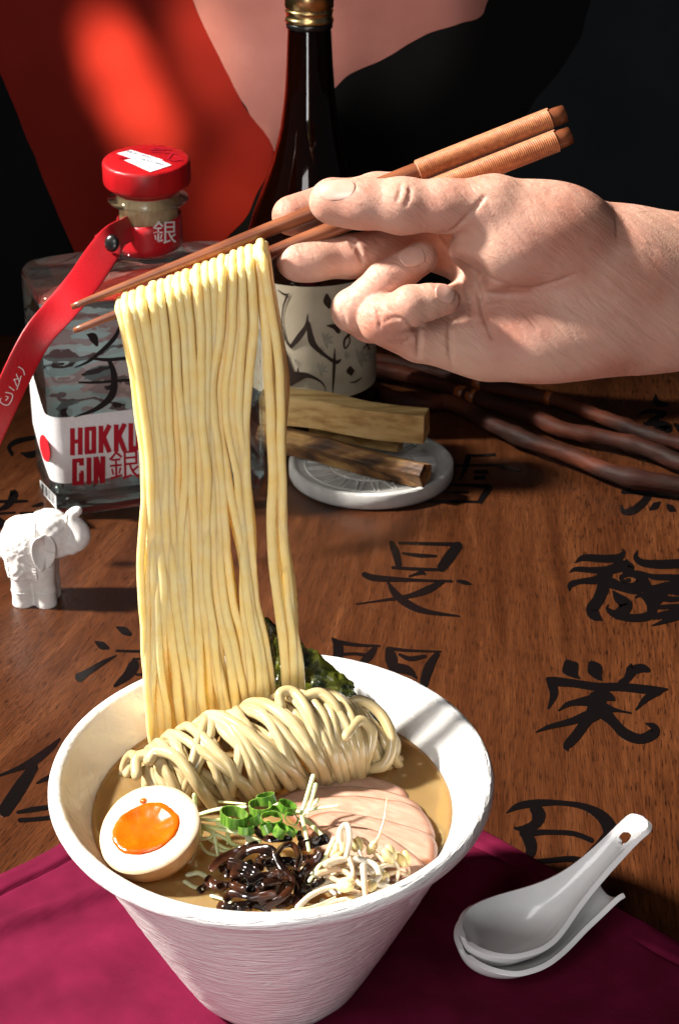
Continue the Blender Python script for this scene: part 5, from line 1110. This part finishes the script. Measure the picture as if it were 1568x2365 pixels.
# middle finger under the lower stick
mi = [(880, 400, 2.4), (640, 330, 2.2), (480, 345, 1.7), (355, 372, 1.15), (158, 388, .75)]
for i, (r1, r2) in enumerate(((110, 92), (92, 78), (78, 83), (83, 74))): C(mi[i], mi[i+1], r1, r2, .006 if i == 0 else .0016)
EL((200, 392, .7), (112, 76, 74), .003)
# ring finger, curled back
C((840, 590, 1.7), (430, 605, 1.15), 112, 88, .006); C((430, 605, 1.15), (366, 572, .15), 86, 84, .0015)
C((366, 572, .15), (420, 520, -.15), 80, 70, .0012); C((420, 520, -.15), (480, 466, -.45), 70, 74, .0012); C((480, 466, -.45), (548, 422, -.42), 74, 66, .0012); C((548, 422, -.42), (616, 378, -.35), 66, 62, .0012)
# little finger, curled back
C((850, 705, .9), (610, 668, .3), 116, 96, .006); C((610, 668, .3), (470, 612, -.7), 96, 86, .0016)
C((470, 612, -.7), (520, 582, -1.2), 80, 72, .0010); C((520, 582, -1.2), (575, 556, -1.6), 72, 76, .0010); C((575, 556, -1.6), (640, 541, -1.55), 76, 66, .0010); C((640, 541, -1.55), (702, 530, -1.45), 66, 58, .0010)
EL((470, 600, -.9), (80, 70, 84), .0015)
# hollow of the palm
EL((775, 435, -1.3), (95, 150, 58), .004, .5, True)
# skin folds
def fold(pts, r=3.2, k=.0012, d0=None):
    q = catmull(pts, 14)
    for i in range(13):
        w = r*(.35+.65*math.sin(math.pi*(i+.5)/13)); C(tuple(q[i]), tuple(q[i+1]), w, w, k, True)
def surf(cx, cy):      # first hit of the line of sight with the field -> depth
    a = H(cx, cy, -5.5); b = H(cx, cy, 6); n = 220; ts = np.linspace(0, 1, n); pts = a+(b-a)*ts[:, None]
    i = np.clip(np.round((pts-hf.lo)/hf.h).astype(int), 0, np.array(hf.n)-1); v = hf.D[i[:, 0], i[:, 1], i[:, 2]]; w = np.where(v < 0)[0]
    return -5.5+11.5*ts[w[0]] if len(w) else None
def sfold(pts, r=4, k=None, sink=.0):
    k = .0012 if r > 3.4 else .0007
    if r <= 3.4: sink = -.050+.010*(r-2); r = 6
    q = catmull([(x, y, 0) for x, y in pts], 16); ds = [surf(x, y) for x, y, _ in q]
    for i in range(15):
        if ds[i] is None or ds[i+1] is None or abs(ds[i]-ds[i+1]) > .5: continue
        w = r*(.35+.65*math.sin(math.pi*(i+.5)/15)); C((q[i][0], q[i][1], ds[i]+sink), (q[i+1][0], q[i+1][1], ds[i+1]+sink), w, w, k, True)
for pts, r in [([(680, 300), (760, 390), (860, 450), (960, 485)], 7), ([(930, 485), (1010, 490), (1100, 470), (1180, 440)], 5), ([(820, 470), (835, 540), (850, 600), (880, 680)], 6), ([(760, 460), (790, 520), (800, 600)], 4), ([(722, 590), (720, 680), (728, 800)], 6), ([(610, 630), (608, 690), (602, 750)], 6),
    ([(690, 280), (730, 275), (800, 210), (850, 150)], 5), ([(540, 100), (535, 140), (520, 180)], 2.2), ([(575, 100), (572, 150), (555, 190)], 2), ([(365, 310), (385, 350), (398, 400)], 5), ([(350, 300), (368, 345)], 2), ([(405, 540), (420, 560), (440, 640)], 2.5), ([(440, 545), (460, 590), (462, 640)], 2.5),
    ([(560, 610), (590, 640), (620, 628)], 4), ([(500, 690), (560, 690), (600, 660)], 2), ([(310, 545), (330, 600), (335, 640)], 2.5), 
    ([(470, 620), (520, 600), (600, 625)], 2.5)]:
    sfold(pts, r)
V, Fh = hf.mesh()
V = relax(V, Fh, 2)
person = add('person', V, Fh, M['skin'], label='bare right hand and wrist holding wooden chopsticks above the bowl', cat='person')
def grad(p):
    i = np.clip(((p-hf.lo)/hf.h).astype(int), 2, np.array(hf.n)-3); g = np.array([hf.D[i[0]+2, i[1], i[2]]-hf.D[i[0]-2, i[1], i[2]], hf.D[i[0], i[1]+2, i[2]]-hf.D[i[0], i[1]-2, i[2]], hf.D[i[0], i[1], i[2]+2]-hf.D[i[0], i[1], i[2]-2]]); return g/(np.linalg.norm(g)+1e-9)
def nail(base, tipp, half, rfin, lift=.0007):
    """curved nail plate lying on the skin between two crop points (root -> free edge)"""
    b, t = np.array(base, float), np.array(tipp, float); m = (b+t)/2; d = surf(m[0], m[1]); c = H(m[0], m[1], d)
    n = np.mean([grad(H(m[0]+dx, m[1]+dy, surf(m[0]+dx, m[1]+dy) or d)) for dx in (-18, 0, 18) for dy in (-14, 0, 14)], 0); n /= np.linalg.norm(n)
    ax_ = H(t[0], t[1], d)-H(b[0], b[1], d); Lh = np.linalg.norm(ax_)/2; ax_ -= n*ax_.dot(n); ax_ /= np.linalg.norm(ax_); sd_ = np.cross(n, ax_); hwid = half*HR; R = rfin*HR
    V = []; nu, nv = 13, 13
    for i in range(nu):
        u = -1+2*i/(nu-1)
        for j in range(nv):
            v = -1+2*j/(nv-1); uu = u*(1-.22*v*v) if u > 0 else u*(1-.30*v*v); ww = hwid*(1-.10*u*u-(.08 if u < 0 else 0)*-u)
            y = ww*v; V.append(c+ax_*uu*Lh+sd_*y+n*(lift+.0004-(R-math.sqrt(max(R*R-y*y, 1e-9)))-.0009*max(u, 0)**2))
    F = [[i*nv+j, (i+1)*nv+j, (i+1)*nv+j+1, i*nv+j+1] for i in range(nu-1) for j in range(nv-1)]
    o = add('finger_nail', np.array(V), F, M['nail'], person); solidify(o, .0008, -1); subsurf(o, 1)
nail((376, 132), (240, 118), 44, 84)
nail((535, 392), (625, 350), 42, 64)
nail((662, 500), (742, 518), 34, 58)
